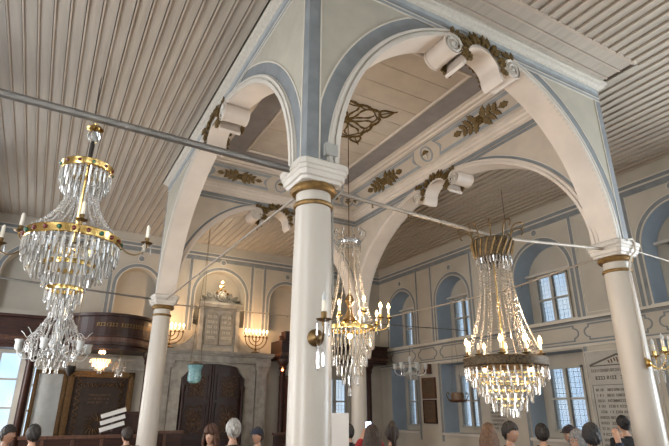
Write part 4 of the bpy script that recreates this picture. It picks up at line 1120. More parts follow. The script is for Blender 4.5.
# marble lintel under the left balcony, gilt framed panels and curtain
tag(MB().box(-2.35, 11.95, 2.98, .95, 12.14, 3.25).box(-2.35, 11.88, 3.22, .95, 12.14, 3.32).build('marble_lintel', 'marble'), 'long grey marble lintel above the gilt framed curtain', 'lintel')
def framed(name, label, cat, x0, x1, z0, z1, mfr, mpan, fw_, extra=None, y=12.0):
    t = thing(name, label, cat, ((x0+x1)/2, y, 0)); w = (x1-x0)/2; f_ = MB()
    for (a, b, c, d) in ((-w, -w+fw_, z0, z1), (w-fw_, w, z0, z1), (-w, w, z0, z0+fw_), (-w, w, z1-fw_, z1)): f_.box(a, -.05, c, b, .08, d)
    for (a, b, c, d) in ((-w+fw_*.35, -w+fw_*.65, z0, z1), (w-fw_*.65, w-fw_*.35, z0, z1), (-w, w, z1-fw_*.65, z1-fw_*.35)): f_.box(a, -.075, c, b, -.04, d)
    f_.build('frame', mfr, t); MB().box(-w+fw_, 0, z0+fw_, w-fw_, .06, z1-fw_).build('panel', mpan, t)
    return t
cu_ = framed('ark_curtain', 'dark embroidered curtain in a wide gilt frame below the curved balcony', 'curtain', -1.45, .30, .5, 2.92, 'gilt', 'velvet', .16)
em = MB()
for k in range(16):
    a = k*PI/8; em.tube([((.10+.22*i/5)*math.cos(a+.1*i), -.012, 1.5+(.10+.22*i/5)*math.sin(a+.1*i)) for i in range(6)], [.014, .016, .014, .012, .01, .006], 5)
for s in (-1, 1):
    for k in range(9): em.tube([(s*(.56+.06*math.sin(i*1.2+k)), -.012, .95+.2*k+.033*i) for i in range(7)], .013, 5)
for k in range(9): em.tube([(-.5+.125*k+.02*i, -.012, 2.55+.05*math.sin(i*1.0+k)) for i in range(6)], .014, 5)
em.build('embroidery', 'gilt', cu_, True)
em = MB()
for r in range(3): glyphs(em, lambda u, v, d=0: V((u, -.004-d, v)), -.28, .28, 2.26-.10*r, .055, 33+r, w=.01)
em.build('embroidered_lettering', 'carve', cu_)
framed('wall_panel', 'pale marbled panel in a narrow gilt frame, left of the dark curtain', 'panel', -2.26, -1.47, .5, 2.92, 'gilt', 'mirror', .10)
framed('curtain_panel', 'brown red curtain panel in the recess right of the ark', 'curtain', 4.95, 6.4, .9, 3.0, 'woodmid', 'redcloth', .10)
tag(MB().box(4.95, 11.9, 3.05, 6.5, 12.14, 3.30).build('stone_band', 'marble'), 'pale stone band above the brown red curtain panel', 'lintel')
tag(MB().lathe([(.0001, 1.35), (.20, 1.36), (.42, 1.46), (.50, 1.58), (.50, 1.62), (.40, 1.62), (.34, 1.52), (.0001, 1.45)], (5.1, 10.2, 0), 28).lathe([(.06, 0), (.06, 1.36)], (5.1, 10.2, 0), 12).build('pulpit_basin', 'wood', None, True), 'dark wooden bowl-shaped stand before the brown red curtain', 'stand')
# hanging lamps
t = thing('hanging_lamp', 'turquoise glass ark lamp hanging before the carved doors', 'lamp', (1.14, 8.5, 0))
MB().lathe([(.0001, 2.50), (.10, 2.51), (.155, 2.56), (.165, 2.66), (.15, 2.76), (.16, 2.84), (.19, 2.92), (.18, 2.95), (.15, 2.92), (.14, 2.80)], n=28).build('glass_bowl', 'blueglass', t, True)
MB().lathe([(.17, 2.93), (.19, 2.935), (.19, 2.96), (.15, 2.97), (.08, 3.02), (.0001, 3.03)], n=24).build('metal_cap', 'iron', t, True)
ch = MB()
for s in (-1, 1): ch.tube([(s*.13, 0, 2.97), (s*.015+(.04), 0, 5.5), (.05, 0, HC)], .005, 4)
ch.build('chains', 'olddbrass', t)
t = thing('hanging_lamp', 'small dark ark lamp hanging before the pale marbled panel', 'lamp', (-1.55, 9.6, 0))
MB().lathe([(.0001, 2.62), (.03, 2.66), (.10, 2.76), (.13, 2.86), (.12, 2.88), (.10, 2.86), (.0001, 2.8)], n=20).build('bowl', 'iron', t, True)
ch = MB()
for k in range(3): ch.tube([(.11*math.cos(2.1*k), .11*math.sin(2.1*k), 2.87), (0, 0, 3.42), (0, 0, HC)], .005, 4)
ch.build('chains', 'olddbrass', t)
t = thing('hanging_lamp', 'brown boat-shaped lamp hanging on cords before the window wall', 'lamp', (8.62, B, 0))
MB().lathe([(.0001, 2.12), (.20, 2.13), (.26, 2.17), (.27, 2.20), (.25, 2.20), (.19, 2.16), (.0001, 2.15)], n=24).build('tray', 'woodmid', t, True)
MB().lathe([(.17, 2.18), (.19, 2.20), (.18, 2.38), (.16, 2.40), (.0001, 2.40)], n=20).build('shade', 'bronze', t, True)
a_ = MB(); 
for s in (-1, 1):
    a_.tube([(s*q[0], 0, q[1]) for q in spline([(.24, 2.18), (.36, 2.22), (.42, 2.34), (.36, 2.40), (.33, 2.34)])], .013, 6)
    a_.tube([(s*.22, 0, 2.2), (s*.02, 0, 4.2)], .005, 4)
a_.build('arms_and_cords', 'olddbrass', t)

# ------------------------------------------------------------------ plaques on the right wall
PW = lambda u, z, d=0: V((XR-.045-d, u, z))
def wall_plaque(label, y0, y1, z0, z1, m, rows, h, fr, frm, pediment=False, cat='plaque', big=0, seed=0):
    t = thing('wall_plaque', label, cat, (0, 0, 0))
    MB().box(XR-.045, y0, z0, XR-.002, y1, z1).build('slab', m, t)
    if fr:
        f_ = MB()
        for (a, b, c, d) in ((y0-fr, y0, z0-fr, z1+fr), (y1, y1+fr, z0-fr, z1+fr), (y0, y1, z0-fr, z0), (y0, y1, z1, z1+fr)): f_.box(XR-.065, a, c, XR-.002, b, d)
        f_.build('frame', frm, t)
    g = MB(); z = z1-.06-h
    T = lambda u, v, d=0: V((XR-.045-d, y1-u, v))
    W_ = y1-y0
    if pediment:
        zz = z1-.34; 
        g.poly([PW(y1-.08, zz), PW(y0+.08, zz), PW(y0+.08, zz+.05), PW((y0+y1)/2, zz+.26), PW(y1-.08, zz+.05)], (-1, 0, 0), .004)
        g2 = MB(); g2.poly([PW(y1-.15, zz+.025, .005), PW(y0+.15, zz+.025, .005), PW((y0+y1)/2, zz+.215, .005)], (-1, 0, 0), .004); g2.build('pediment_field', m, t)
        g3 = MB(); 
        for k in range(7): g3.tube([PW((y0+y1)/2-.22+.07*k, zz+.07+.02*math.sin(k*2), .012), PW((y0+y1)/2-.2+.07*k, zz+.12+.05*math.sin(k*PI/6), .012)], .016, 5)
        g3.build('pediment_relief', 'bronze', t)
        glyphs(g, T, .10, W_-.10, zz-.13, .065, 91, w=.012); glyphs(g, T, .18, W_-.3, zz-.30, .08, 92, w=.018); z = zz-.55
        fm = MB(); panel_outline(fm, PW, y0+.07, y1-.07, z0+.06, z+.14, .012, .006); fm.build('inner_border', 'ink', t)
    k = 0; rnd = random.Random(seed)
    while k < rows and z > z0+.05:
        glyphs(g, T, .14 if pediment else .05, .14+.18+rnd.uniform(0, .05) if pediment else W_-.05, z, h, seed+k*3, w=h*.2)
        if pediment: glyphs(g, T, .14+.25, W_-.25-rnd.uniform(0, .2), z, h, seed+k*3+1, w=h*.2)
        z -= h*(2.05 if not pediment else 2.15); k += 1
    g.build('lettering', 'ink', t)
    return t
wall_plaque('tall white marble plaque with pediment and rows of names behind the right column', 1.92, 3.5, .85, 3.22, 'plaque', 24, .055, .02, 'wallline', True, seed=3)
wall_plaque('brown framed plaque on the pier, the upper of two', 9.06, 9.66, 2.30, 2.90, 'bronze', 6, .035, .03, 'woodmid', seed=40)
wall_plaque('brown framed plaque on the pier, the lower of two', 9.08, 9.66, 1.54, 2.20, 'bronze', 9, .032, .03, 'wood', seed=50)
wall_plaque('pale grey lettered plaque seen below the right chandelier', 6.15, 6.75, 1.35, 2.35, 'plaque', 9, .05, .0, 'wallline', seed=60)
tag(MB().box(XR-.16, 9.2, 3.08, XR-.02, 9.42, 3.36).box(XR-.20, 9.18, 3.05, XR-.02, 9.44, 3.09).build('alms_box', 'woodmid'), 'small brown wooden wall box above the two plaques', 'box')

# ------------------------------------------------------------------ furniture along the bottom
def bench(label, x0, x1, y, h, rz=0, name='wooden_bench'):
    t = thing(name, label, 'bench', ((x0+x1)/2, y, 0), rz); w = (x1-x0)/2
    MB().box(-w, -.02, .35, w, .03, h-.06).build('back_panel', 'wood', t); MB().box(-w-.03, -.05, h-.06, w+.03, .06, h).build('top_rail', 'woodmid', t)
    MB().box(-w, -.5, .42, w, .0, .47).build('seat', 'wood', t)
    for s in (-1, 1): MB().box(s*w-.03, -.5, 0, s*w+.03, .06, h-.02 if False else .62).build('leg', 'wood', t)
    st = MB(); k = -w+.4
    while k < w-.2: st.box(k-.03, -.035, .4, k+.03, -.02, h-.08); k += .55
    if st.v: st.build('stiles', 'woodmid', t)
    return t
bench('long dark wooden bench back in front of the curtain', -2.3, -.05, 8.0, 1.40)
bench('short dark bench end beside the column by the ark', .12, .9, 8.2, 1.46)
bench('dark wooden bench right of the ark behind the middle column', 3.9, 6.6, 9.9, 1.30)
t = thing('book_stand', 'dark slanted stand beside the column by the ark', 'stand', (-.30, 9.0, 0)); 
MB().box(-.42, -.05, 0, .42, .35, 1.42).build('cabinet', 'wood', t); MB().box(-.20, -.10, 1.42, .45, .35, 1.86).build('slanted_top', 'wood', t)
for i in range(3):
    o = MB().box(-.26, -.02, 0, .26, .10, .085).build('book', 'paper'); tag(o, ['white book pile on the slanted stand, lowest', 'white book pile on the slanted stand, middle one', 'white book pile on the slanted stand, topmost'][i], 'book', 'white books on the stand')
    o.location = (-.52, 8.80, 1.50+.145*i); o.rotation_euler = (0, -.30, 0)
# white display board right of the middle column
t = thing('display_board', 'plain white board standing behind the middle column', 'board', (.97, 1.5, 0), -.5)
MB().box(-.30, -.015, .9, .30, .015, 1.87).build('panel', 'board_white', t); 
for s in (-1, 1): MB().box(s*.27-.02, -.02, 0, s*.27+.02, .02, .92).build('leg', 'plastic', t)

# ------------------------------------------------------------------ people
SK = {'fair': mat('fair skin', (.50, .30, .21), .5, var=.04), 'tan': mat('tan skin', (.40, .225, .15), .5, var=.04)}
CL = {}
def cloth(n, c):
    if n not in CL: CL[n] = mat(n+' cloth', c, .85, var=.12, scale=12, bump=.15)
    return CL[n]
def hairm(n, c):
    if n not in CL: CL[n] = mat(n+' hair', c, .62, var=.3, scale=30, stretch=(3, 3, .4), bump=.4, bscale=90)
    return CL[n]
def head_verts(hc, R):
    """face towards +Y in head space; R rotation"""
    vs = []; fs = []; n, m_ = 32, 24
    for j in range(m_+1):
        ph = PI*j/m_; z = math.cos(ph)
        for i in range(n):
            a = 2*PI*i/n; x, y = math.sin(ph)*math.sin(a), math.sin(ph)*math.cos(a)
            fr = max(0, y)
            wx = .076*(1-.20*max(0, -z)**1.1); wy = .097; wz = .118
            X, Y, Z = x*wx, y*wy*(1-.06*max(0, -z)), z*wz
            if y > 0:
                # flatten the face, brow, eye hollows, nose, lips, chin
                Y -= .010*fr**2
                g = lambda cx, cz, sx, sz: math.exp(-((X-cx)/sx)**2-((Z-cz)/sz)**2)
                Y -= .010*(g(.031, .012, .018, .012)+g(-.031, .012, .018, .012))
                Y += .006*g(0, .035, .05, .012)
                Y += .026*g(0, -.018, .012, .016)+.012*g(0, .004, .010, .018)
                Y += .007*g(0, -.052, .022, .007)+.006*g(0, -.066, .020, .006)+.012*g(0, -.098, .025, .02)
            elif z < -.3: Y *= .82
            vs.append(V((X, Y, Z)))
    for j in range(m_):
        for i in range(n): fs.append((j*n+i, j*n+(i+1) % n, (j+1)*n+(i+1) % n, (j+1)*n+i))
    for s in (-1, 1):   # ears
        k = len(vs); e = MB().lathe([(.0001, 0), (.013, .002), (.017, .010), (.012, .016), (.0001, .012)], (0, 0, 0), 10, axis=(s, 0, 0))
        for v in e.v: vs.append(V((v[0]*.8+s*.068, v[1]*.9-.008, v[2]*1.75-.006)))
        fs += [tuple(q+k for q in f) for f in e.f]
    return [R @ v+hc for v in vs], fs
def skin_obj(name, verts, edges, radii, root, m, parent, sub=2):
    me = bpy.data.meshes.new(name); me.from_pydata([tuple(v) for v in verts], edges, []); o = bpy.data.objects.new(name, me); COL.objects.link(o)
    me.skin_vertices or None
    o.modifiers.new('skin', 'SKIN'); o.modifiers.new('sub', 'SUBSURF').levels = sub
    bpy.context.view_layer.update()
    lay = me.skin_vertices[0].data
    for i, r in enumerate(radii): lay[i].radius = r if isinstance(r, tuple) else (r, r)
    for i in range(len(verts)): lay[i].use_root = (i == root)
    bpy.context.view_layer.update()
    dg = bpy.context.evaluated_depsgraph_get(); ev = o.evaluated_get(dg); nm = bpy.data.meshes.new_from_object(ev)
    COL.objects.unlink(o); bpy.data.objects.remove(o)
    nm.name = name; nm.materials.clear(); nm.materials.append(m)
    for p in nm.polygons: p.use_smooth = True
    return nm
def person(x, y, H, face, label, skin='fair', hair='short', hc=(.02, .015, .012), top=('charcoal', (.02, .022, .027)), legs=('dark trousers', (.02, .022, .03)), arms='down', look=0, nod=0, female=False, cap=None, beard=False, scarf=None, glasses=False):
    t = thing('person', label, 'person', (x, y, 0), face)       # +Y of the figure is its front
    s = H/1.75; sw = (.175 if female else .20)
    J = {}
    def j(n, x_, y_, z_, r): J[n] = (len(J), V((x_*s, y_*s, z_*s)), r*s if not isinstance(r, tuple) else (r[0]*s, r[1]*s))
    j('pel', 0, 0, .96, (.15, .105)); j('wai', 0, .01, 1.10, (.135, .09)); j('che', 0, .0, 1.28, (.165, .105)); j('shc', 0, -.01, 1.40, (.13, .085)); j('nk', 0, -.01, 1.47, .056); j('hd', 0, .008, 1.56, .05)
    for q, sg in (('l', -1), ('r', 1)):
        j('sh'+q, sg*sw, -.01, 1.405, .062)
        if arms == 'down': el, wr_ = (sg*(sw+.05), -.03, 1.13), (sg*(sw+.04), .07, .90)
        elif arms == 'phone': el, wr_ = (sg*(sw+.06), .18, 1.30), (sg*.09, .36, 1.60)
        elif arms == 'raise' and sg > 0: el, wr_ = (sg*(sw+.10), .12, 1.32), (sg*(sw+.07), .22, 1.58)
        elif arms == 'folded': el, wr_ = (sg*(sw+.03), .02, 1.13), (sg*-.04, .20, 1.16)
        else: el, wr_ = (sg*(sw+.05), -.03, 1.13), (sg*(sw+.04), .07, .90)
        j('el'+q, *el, .046); j('wr'+q, *wr_, .031)
        d = (V(wr_)-V(el)).normalized(); hb = V(wr_)+d*.06
        j('pm'+q, *hb, (.038, .024))
        # fingers
        side = d.cross(V((0, 1, 0))) if abs(d.y) < .8 else V((1, 0, 0)); side.normalize(); curl = d.cross(side).normalized()
        for k in range(4):
            b0 = hb+side*(-.027+.018*k)+d*.02; Lf = (.062, .072, .068, .054)[k]
            a1 = b0+d*Lf*.5+curl*.006; a2 = b0+d*Lf*.85+curl*.025
            j('f%d%s' % (k, q), *a1, .0095); j('g%d%s' % (k, q), *a2, .008)
        j('ta'+q, *(hb+side*-.045+d*-.0+curl*.012), .011); j('tb'+q, *(hb+side*-.058+d*.035+curl*.02), .009)
        j('hp'+q, sg*.088, 0, .80, .082); j('kn'+q, sg*.10, .02, .50, .06); j('an'+q, sg*.105, -.02, .09, .04); j('to'+q, sg*.12, .13, .03, .035)
    E = [('pel', 'wai'), ('wai', 'che'), ('che', 'shc'), ('shc', 'nk'), ('nk', 'hd')]
    for q in 'lr':
        E += [('shc', 'sh'+q), ('sh'+q, 'el'+q), ('el'+q, 'wr'+q), ('wr'+q, 'pm'+q), ('pel', 'hp'+q), ('hp'+q, 'kn'+q), ('kn'+q, 'an'+q), ('an'+q, 'to'+q), ('pm'+q, 'ta'+q), ('ta'+q, 'tb'+q)]
        for k in range(4): E += [('pm'+q, 'f%d%s' % (k, q)), ('f%d%s' % (k, q), 'g%d%s' % (k, q))]
    slim = lambda n, q: q if n[:2] not in ('pe', 'wa', 'ch', 'sh', 'el', 'hp', 'kn') else (tuple(w_*.84 for w_ in q) if isinstance(q, tuple) else q*.84)
    vs = [v[1] for v in J.values()]; rs = [slim(n, v[2]) for n, v in J.items()]; ed = [(J[a][0], J[b][0]) for a, b in E]
    nm = skin_obj('body', vs, ed, rs, 0, SK[skin], t)
    hcn = V((0, .018, 1.633))*s; R = Matrix.Rotation(look, 3, 'Z') @ Matrix.Rotation(nod, 3, 'X')
    hv, hf = head_verts(hcn, R)
    # merge neck/body and head in one mesh, fused by a fine remesh
    me = bpy.data.meshes.new('body'); bv = [v.co.copy() for v in nm.vertices]; bf = [tuple(p.vertices) for p in nm.polygons]; k = len(bv)
    me.from_pydata([tuple(v) for v in bv+hv], [], bf+[tuple(i+k for i in f) for f in hf]); me.materials.append(SK[skin])
    for p in me.polygons: p.use_smooth = True
    bd = bpy.data.objects.new('body', me); COL.objects.link(bd); bd.parent = t
    rm = bd.modifiers.new('fuse', 'REMESH'); rm.mode = 'VOXEL'; rm.voxel_size = .0085; rm.use_smooth_shade = True
    # clothes follow the same joints
    J['hem'] = (0, V((0, 0, .88))*s, (.172*s, .122*s))
    J['pel'] = (0, J['pel'][1], (.165*s, .118*s))
    up_n = ['hem', 'pel', 'wai', 'che', 'shc', 'shl', 'ell', 'wrl', 'shr', 'elr', 'wrr']
    nk = V((0, -.008, 1.445))*s
    cv_ = [J[n][1] for n in up_n]+[nk]; ce = [(0, 1), (1, 2), (2, 3), (3, 4), (4, 5), (5, 6), (6, 7), (4, 8), (8, 9), (9, 10), (4, 11)]
    infl = .020*s
    cr_ = [((r[0]+infl, r[1]+infl) if isinstance(r, tuple) else (r+infl, r+infl)) for r in [J[n][2] for n in up_n]]+[(.064*s, .064*s)]
    cm_ = skin_obj('jacket', cv_, ce, cr_, 0, cloth(*top), t); o = bpy.data.objects.new('jacket', cm_); COL.objects.link(o); o.parent = t
    J['wst'] = (0, V((0, 0, 1.04))*s, (.14*s, .10*s))
    lo_n = ['pel', 'hpl', 'knl', 'anl', 'hpr', 'knr', 'anr']
    lo_n += ['wst']; lv = [J[n][1] for n in lo_n]; le = [(0, 1), (1, 2), (2, 3), (0, 4), (4, 5), (5, 6), (0, 7)]
    lr = [((r[0]+.006, r[1]+.010) if isinstance(r, tuple) else (r+.014, r+.014)) for r in [J[n][2] for n in lo_n]]
    cm_ = skin_obj('trousers', lv, le, lr, 0, cloth(*legs), t); o2 = bpy.data.objects.new('trousers', cm_); COL.objects.link(o2); o2.parent = t
    MB().tube([V((.063*math.cos(q*PI/8), .060*math.sin(q*PI/8)-.010+.0, 1.455+.010*math.sin(q*PI/8+PI)))*s for q in range(16)], .019*s, 8, closed=True).build('collar', cloth(*top), o, True)
    for sg in (-1, 1):
        sh = MB(); sh.lathe([(.0001, 0), (.048, .0), (.052, .03), (.048, .07), (.04, .11), (.0001, .11)], (0, 0, 0), 14)
        sh.v = [(v[0]*.95+sg*.108*s, v[1]*2.3+.05-.02*(v[2] > .05), v[2]*(.9 if v[1] > 0 else 1)) for v in sh.v]; sh.build('shoe', cloth('black shoe', (.015, .014, .014)), t, True)
    # eyes, brows, lips
    T = lambda x_, y_, z_: R @ V((x_, y_, z_))+hcn
    for sg in (-1, 1):
        e = MB().ball(T(sg*.031, .074, .010), .0105, 10, 8).build('eye', mats_eye, t, True); MB().ball(T(sg*.031, .0815, .010), .0052, 8, 6).build('iris', mats_iris, e, True)
        MB().tube([T(sg*(.016+.010*i), .092-.003*i*i*.6, .030+.003*math.sin(i)) for i in range(4)], .0032, 5).build('eyebrow', hairm('h%.2f' % hc[0], hc), t, True)
    MB().tube([T(-.020+.008*i, .0925-.0012*(i-2.5)**2*.8, -.058) for i in range(6)], [.002, .004, .005, .005, .004, .002], 6).build('lips', mats_lip, t, True)
    # hair
    if hair != 'bald':
        hm = hairm('h%.2f' % hc[0], hc); n, m_ = 32, 24; hv2 = []; keep = []
        
        th = {'short': .017, 'long': .014, 'bob': .015, 'curly': .032, 'bun': .012, 'pony': .012}[hair]
        rnd = random.Random(int(x*100+y*10))
        fs_ = []
        for jj in range(m_+1):
            ph = PI*.74*jj/m_
            for i in range(n):
                a = 2*PI*i/n; xx, yy, z = math.sin(ph)*math.sin(a), math.sin(ph)*math.cos(a), math.cos(ph)
                front = yy > 0
                # hairline: high over the face, low at the back
                lim = .50*max(0, yy)**.7-.72*max(0, -yy)-.12+.05*math.sin(13*a)
                thick = th*(1+.30*math.sin(11*a+7*ph)+.2*math.sin(23*a-9*ph)+.5*max(0, math.cos(ph))*(1 if hair != 'curly' else 2.2))
                if z < lim: thick = -.012
                hv2.append(T(xx*(.076*(1-.20*max(0, -z)**1.1)+thick), yy*(.097+thick)*(.86 if (yy < 0 and z < -.3) else 1)-(.008 if yy > 0 else 0), z*(.118+thick)))
        for jj in range(m_):
            for i in range(n): fs_.append((jj*n+i, jj*n+(i+1) % n, (jj+1)*n+(i+1) % n, (jj+1)*n+i))
        hb_ = MB().add(hv2, fs_)
        if hair in ('long', 'bob', 'curly'):
            Lh = {'long': .36, 'bob': .17, 'curly': .20}[hair]; nn = 26
            for k in range(nn):
                a = PI*.34+PI*1.32*k/(nn-1); rx_, ry_ = .085+th*.5, .098+th*.5
                x0, y0 = rx_*math.sin(a), ry_*math.cos(a)
                w_ = .016 if hair != 'curly' else .022
                pts_ = [T(x0*(.75+.35*min(1, q/2)+(.10*math.sin(q*1.9+k) if hair == 'curly' else .02*math.sin(q+k*.7))), y0*(.8+.3*min(1, q/2))-.012*q*.3, .05-(Lh+.05)*q/7) for q in range(8)]
                hb_.tube(pts_, [w_*.8, w_, w_, w_, w_, w_*.9, w_*.7, w_*.3], 7)
        if hair == 'bun': hb_.ball(T(0, -.115, .035), .05, 14, 10)
        if hair == 'pony': hb_.ball(T(0, -.07, .12), .045, 14, 10, 1.2); hb_.tube([T(0, -.10, .13), T(0, -.15, .09), T(0, -.16, -.02), T(.01, -.13, -.16), T(.01, -.11, -.25)], [.03, .038, .035, .028, .008], 9)
        hb_.build('hair', hm, t, True, fixn=False)
    if hair == 'bald':
        hm = hairm('h%.2f' % hc[0], hc); hb_ = MB()
        for k in range(30):
            a = PI*.36+PI*1.28*k/29; hb_.tube([T(.079*math.sin(a), .098*math.cos(a), .03-.015*q) for q in range(6)], [.006, .010, .011, .010, .008, .004], 6)
        hb_.build('hair', hm, t, True, fixn=False)
    if beard:
        bb = MB()
        for k in range(17):
            a = -PI*.42+PI*.84*k/16; bb.tube([T((.066-.003*q)*math.sin(a), (.078-.002*q)*math.cos(a)+.000, -.048-.012*q) for q in range(5)], [.004, .007, .009, .008, .004], 6)
        bb.build('beard', hairm('h%.2f' % hc[0], hc), t, True, fixn=False)
    if cap:
        cb_ = MB(); vs_ = []; n = 28
        for jj in range(9):
            ph = PI*.5*jj/8
            for i in range(n):
                a = 2*PI*i/n; vs_.append(T(math.sin(ph)*math.sin(a)*.094, math.sin(ph)*math.cos(a)*.114, .045+math.cos(ph)*.095))
        cb_.add(vs_, [(jj*n+i, jj*n+(i+1) % n, (jj+1)*n+(i+1) % n, (jj+1)*n+i) for jj in range(8) for i in range(n)])
        cb_.slab([T(-.07+.014*i, .095-.0004*(i-5)**2*3, .048) for i in range(11)], [T(-.06+.012*i, .165-.0022*(i-5)**2, .035) for i in range(11)], [T(-.07+.014*i, .095-.0004*(i-5)**2*3, .056) for i in range(11)], [T(-.06+.012*i, .165-.0022*(i-5)**2, .042) for i in range(11)])
        cb_.build('cap', cloth(*cap), t, True)
    if scarf:
        sf = MB(); sf.tube([V((.085*math.cos(q*PI/6), .075*math.sin(q*PI/6)-.005, 1.455+.012*math.sin(q*PI/6)))*s for q in range(12)], .032*s, 9, closed=True); sf.build('scarf', cloth(*scarf), t, True)
    if glasses:
        gs = MB()
        for sg in (-1, 1): gs.tube([T(sg*.032+.019*math.cos(q*PI/5), .098, .008+.015*math.sin(q*PI/5)) for q in range(10)], .0022, 4, closed=True); gs.tube([T(sg*.052, .096, .012), T(sg*.078, .01, .012)], .002, 4)
        gs.tube([T(-.012, .1, .01), T(.012, .1, .01)], .002, 4); gs.build('glasses', 'iron', t)
    return t
mats_eye = mat('eye white', (.6, .58, .55), .2, var=0); mats_iris = mat('brown iris', (.03, .018, .01), .15, var=0); mats_lip = mat('lips', (.38, .13, .11), .45, var=0)
def toward(p, q):
    """rotation so the figure's +Y points from p to q"""
    return math.atan2(-(q[0]-p[0]), q[1]-p[1])
away = lambda p, d=0: toward((CAM.x, CAM.y), p)+d       # back turned to the viewer
BL = ('black', (.014, .014, .016)); NV = ('navy', (.015, .022, .045)); GR = ('grey', (.09, .09, .095)); RD = ('red', (.30, .015, .02)); BG = ('burgundy', (.06, .012, .016)); BR = ('brown', (.09, .05, .03))
folks = [
 dict(x=-2.44, y=4.95, H=1.66, d=-2.1, label='dark haired man in profile at the far left edge', skin='tan', top=BL, beard=False),
 dict(x=-2.11, y=4.21, H=1.68, d=.2, label='dark haired person in navy seen from behind, next to the man at the left edge', top=NV),
 dict(x=-.72, y=5.29, H=1.60, d=.5, label='brown haired person left of the column by the ark, seen from behind', hc=(.035, .02, .012), top=BR),
 dict(x=.32, y=4.0, H=1.62, d=2.75, label='curly haired woman turned to the camera before the ark doors', hair='curly', hc=(.09, .035, .018), top=BL, female=True),
 dict(x=.01, y=2.07, H=1.78, d=.25, label='grey haired man in a black jacket seen from behind before the ark', hair='short', hc=(.42, .41, .39), top=BL),
 dict(x=1.18, y=4.21, H=1.60, d=2.4, label='man in a navy and red cap beside the middle column', hc=(.03, .02, .015), top=GR, cap=NV),
 dict(x=1.31, y=.96, H=1.72, d=.1, label='person in red lifting a phone with both hands', hair='long', hc=(.05, .028, .016), top=RD, arms='phone', female=True),
 dict(x=1.92, y=1.41, H=1.72, d=.1, label='woman with tied up dark brown hair in a dark jacket', hair='pony', hc=(.045, .02, .013), top=NV, female=True),
 dict(x=2.49, y=3.44, H=1.66, d=.4, label='dark haired person standing farther back beside the white board', hc=(.018, .013, .012), top=BL),
 dict(x=2.74, y=.54, H=1.74, d=-.5, label='woman with long light brown hair under the right chandelier', hair='long', hc=(.16, .085, .045), top=BL, female=True),
 dict(x=3.25, y=.67, H=1.75, d=-2.0, label='dark haired man in black turned to the right column, under the chandelier on the rod', skin='fair', top=BL),
 dict(x=3.98, y=.76, H=1.71, d=.0, label='dark haired person with a burgundy scarf seen from behind', top=BG, scarf=BG, hc=(.016, .012, .012)),
 dict(x=4.73, y=.87, H=1.68, d=2.3, label='man in a dark cap among the group near the right column', top=GR, cap=('dark felt', (.03, .022, .025)), skin='tan'),
 dict(x=3.43, y=-.21, H=1.68, d=2.2, label='grey haired woman with glasses in front of the group', hair='bob', hc=(.24, .24, .24), top=GR, female=True, glasses=True),
 dict(x=3.02, y=-.67, H=1.76, d=.1, label='dark haired person in navy raising a hand before the right column', hair='short', hc=(.014, .012, .013), top=NV, arms='raise'),
 dict(x=5.71, y=.66, H=1.83, d=.5, label='dark haired woman with a low bun half hidden behind the right column', hair='bun', hc=(.014, .011, .011), top=BL, female=True),
]
for fk in folks:
    d = fk.pop('d'); p = (fk['x'], fk['y']); person(face=away(p, d), **fk)
# phone in the raised hands
ph = tag(MB().box(-.04, -.005, -.075, .04, .005, .075).build('mobile_phone', 'iron'), 'phone held up by the person in red', 'phone')
ang = away((1.31, .96), .1); ph.location = (1.31-math.sin(ang)*.43, .96+math.cos(ang)*.43, 1.70); ph.rotation_euler = (-.2, 0, ang)
s_ = MB().box(-.036, -.0065, -.068, .036, -.005, .068).build('screen', mat('lit phone screen', (.5, .55, .7), .3, var=0, emit=(.6, .7, .9), es=1.2), ph)

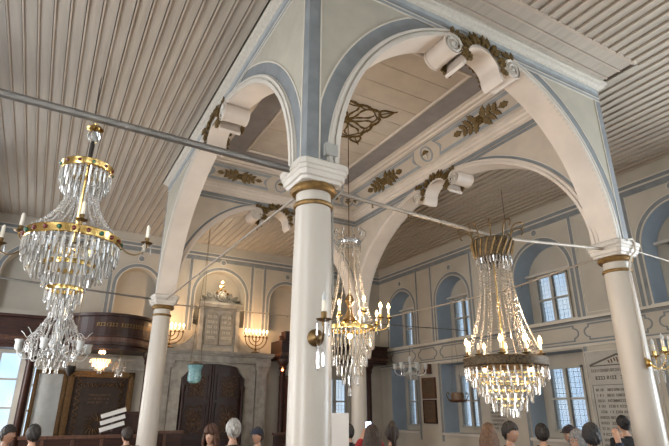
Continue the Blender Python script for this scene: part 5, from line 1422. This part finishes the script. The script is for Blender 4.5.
# ------------------------------------------------------------------ sky, added area fills and portals
w = bpy.data.worlds.new('world'); sc.world = w; w.use_nodes = True; nt = w.node_tree
bg = nt.nodes['Background']; 
tc = _n(nt, 'ShaderNodeTexCoord'); no = _n(nt, 'ShaderNodeTexNoise'); no.inputs['Scale'].default_value = 14.0; no.inputs['Detail'].default_value = 6
rp = _n(nt, 'ShaderNodeValToRGB'); rp.color_ramp.elements[0].color = (.55, .74, .98, 1); rp.color_ramp.elements[1].color = (.88, .95, 1, 1); rp.color_ramp.elements[0].position = .35; rp.color_ramp.elements[1].position = .65
nt.links.new(tc.outputs['Generated'], no.inputs['Vector']); nt.links.new(no.outputs['Fac'], rp.inputs[0]); nt.links.new(rp.outputs[0], bg.inputs['Color'])
bg.inputs['Strength'].default_value = .60
def area_light(name, loc, rot, sx, sy_, e, col):
    l = bpy.data.lights.new(name, 'AREA'); l.shape = 'RECTANGLE'; l.size = sx; l.size_y = sy_; l.energy = e; l.color = col
    o = bpy.data.objects.new(name, l); COL.objects.link(o); o.location = loc; o.rotation_euler = rot; return o
# added area lamps set in the unseen front and left windows, brightening the room
for c in NF:
    area_light('front_fill_light', (c, YF-.2, 2.1), (-PI/2-.45, 0, 0), 1.5, 1.6, 130, (1, .97, .93)); area_light('front_fill_light', (c, YF-.2, 5.15), (-PI/2-.1, 0, 0), 1.3, 1.9, 60, (.92, .96, 1))  # lower fill tilted upward to brighten the ceiling
for c, h in NL:
    area_light('left_fill_light', (XL-.2, c, 2.2), (0, -PI/2, 0), 1.9, 1.3, 50, (1, .97, .94)); area_light('left_fill_light', (XL-.2, c, 5.15), (0, -PI/2, 0), 1.9, 1.3, 25, (.92, .96, 1))
for yc, zc, e in ((-2.9, 2.2, 140), (-2.9, 4.8, 80)):
    area_light('right_fill_or_portal', (XR+.35, yc, zc), (0, PI/2+.45, 0), 1.5, 1.2, e, (.86, .93, 1))  # added fill at unseen right windows, tilted up to brighten the front ceiling
for (a, b, z0, z1) in wins[:-2]:
    area_light('right_fill_or_portal', (XR+ND+.35, (a+b)/2, (z0+z1)/2), (0, PI/2, 0), z1-z0, b-a, 0, (.7, .85, 1)).data.cycles.is_portal = True
sc.view_settings.view_transform = 'Standard'; sc.view_settings.look = 'None'; sc.view_settings.gamma = 1; sc.view_settings.exposure = 1.45
sc.cycles.max_bounces = 10; sc.cycles.diffuse_bounces = 5; sc.cycles.transmission_bounces = 8; sc.cycles.transparent_max_bounces = 12; sc.cycles.caustics_refractive = False; sc.cycles.caustics_reflective = False; sc.cycles.sample_clamp_indirect = 4
sc.cycles.use_denoising = True
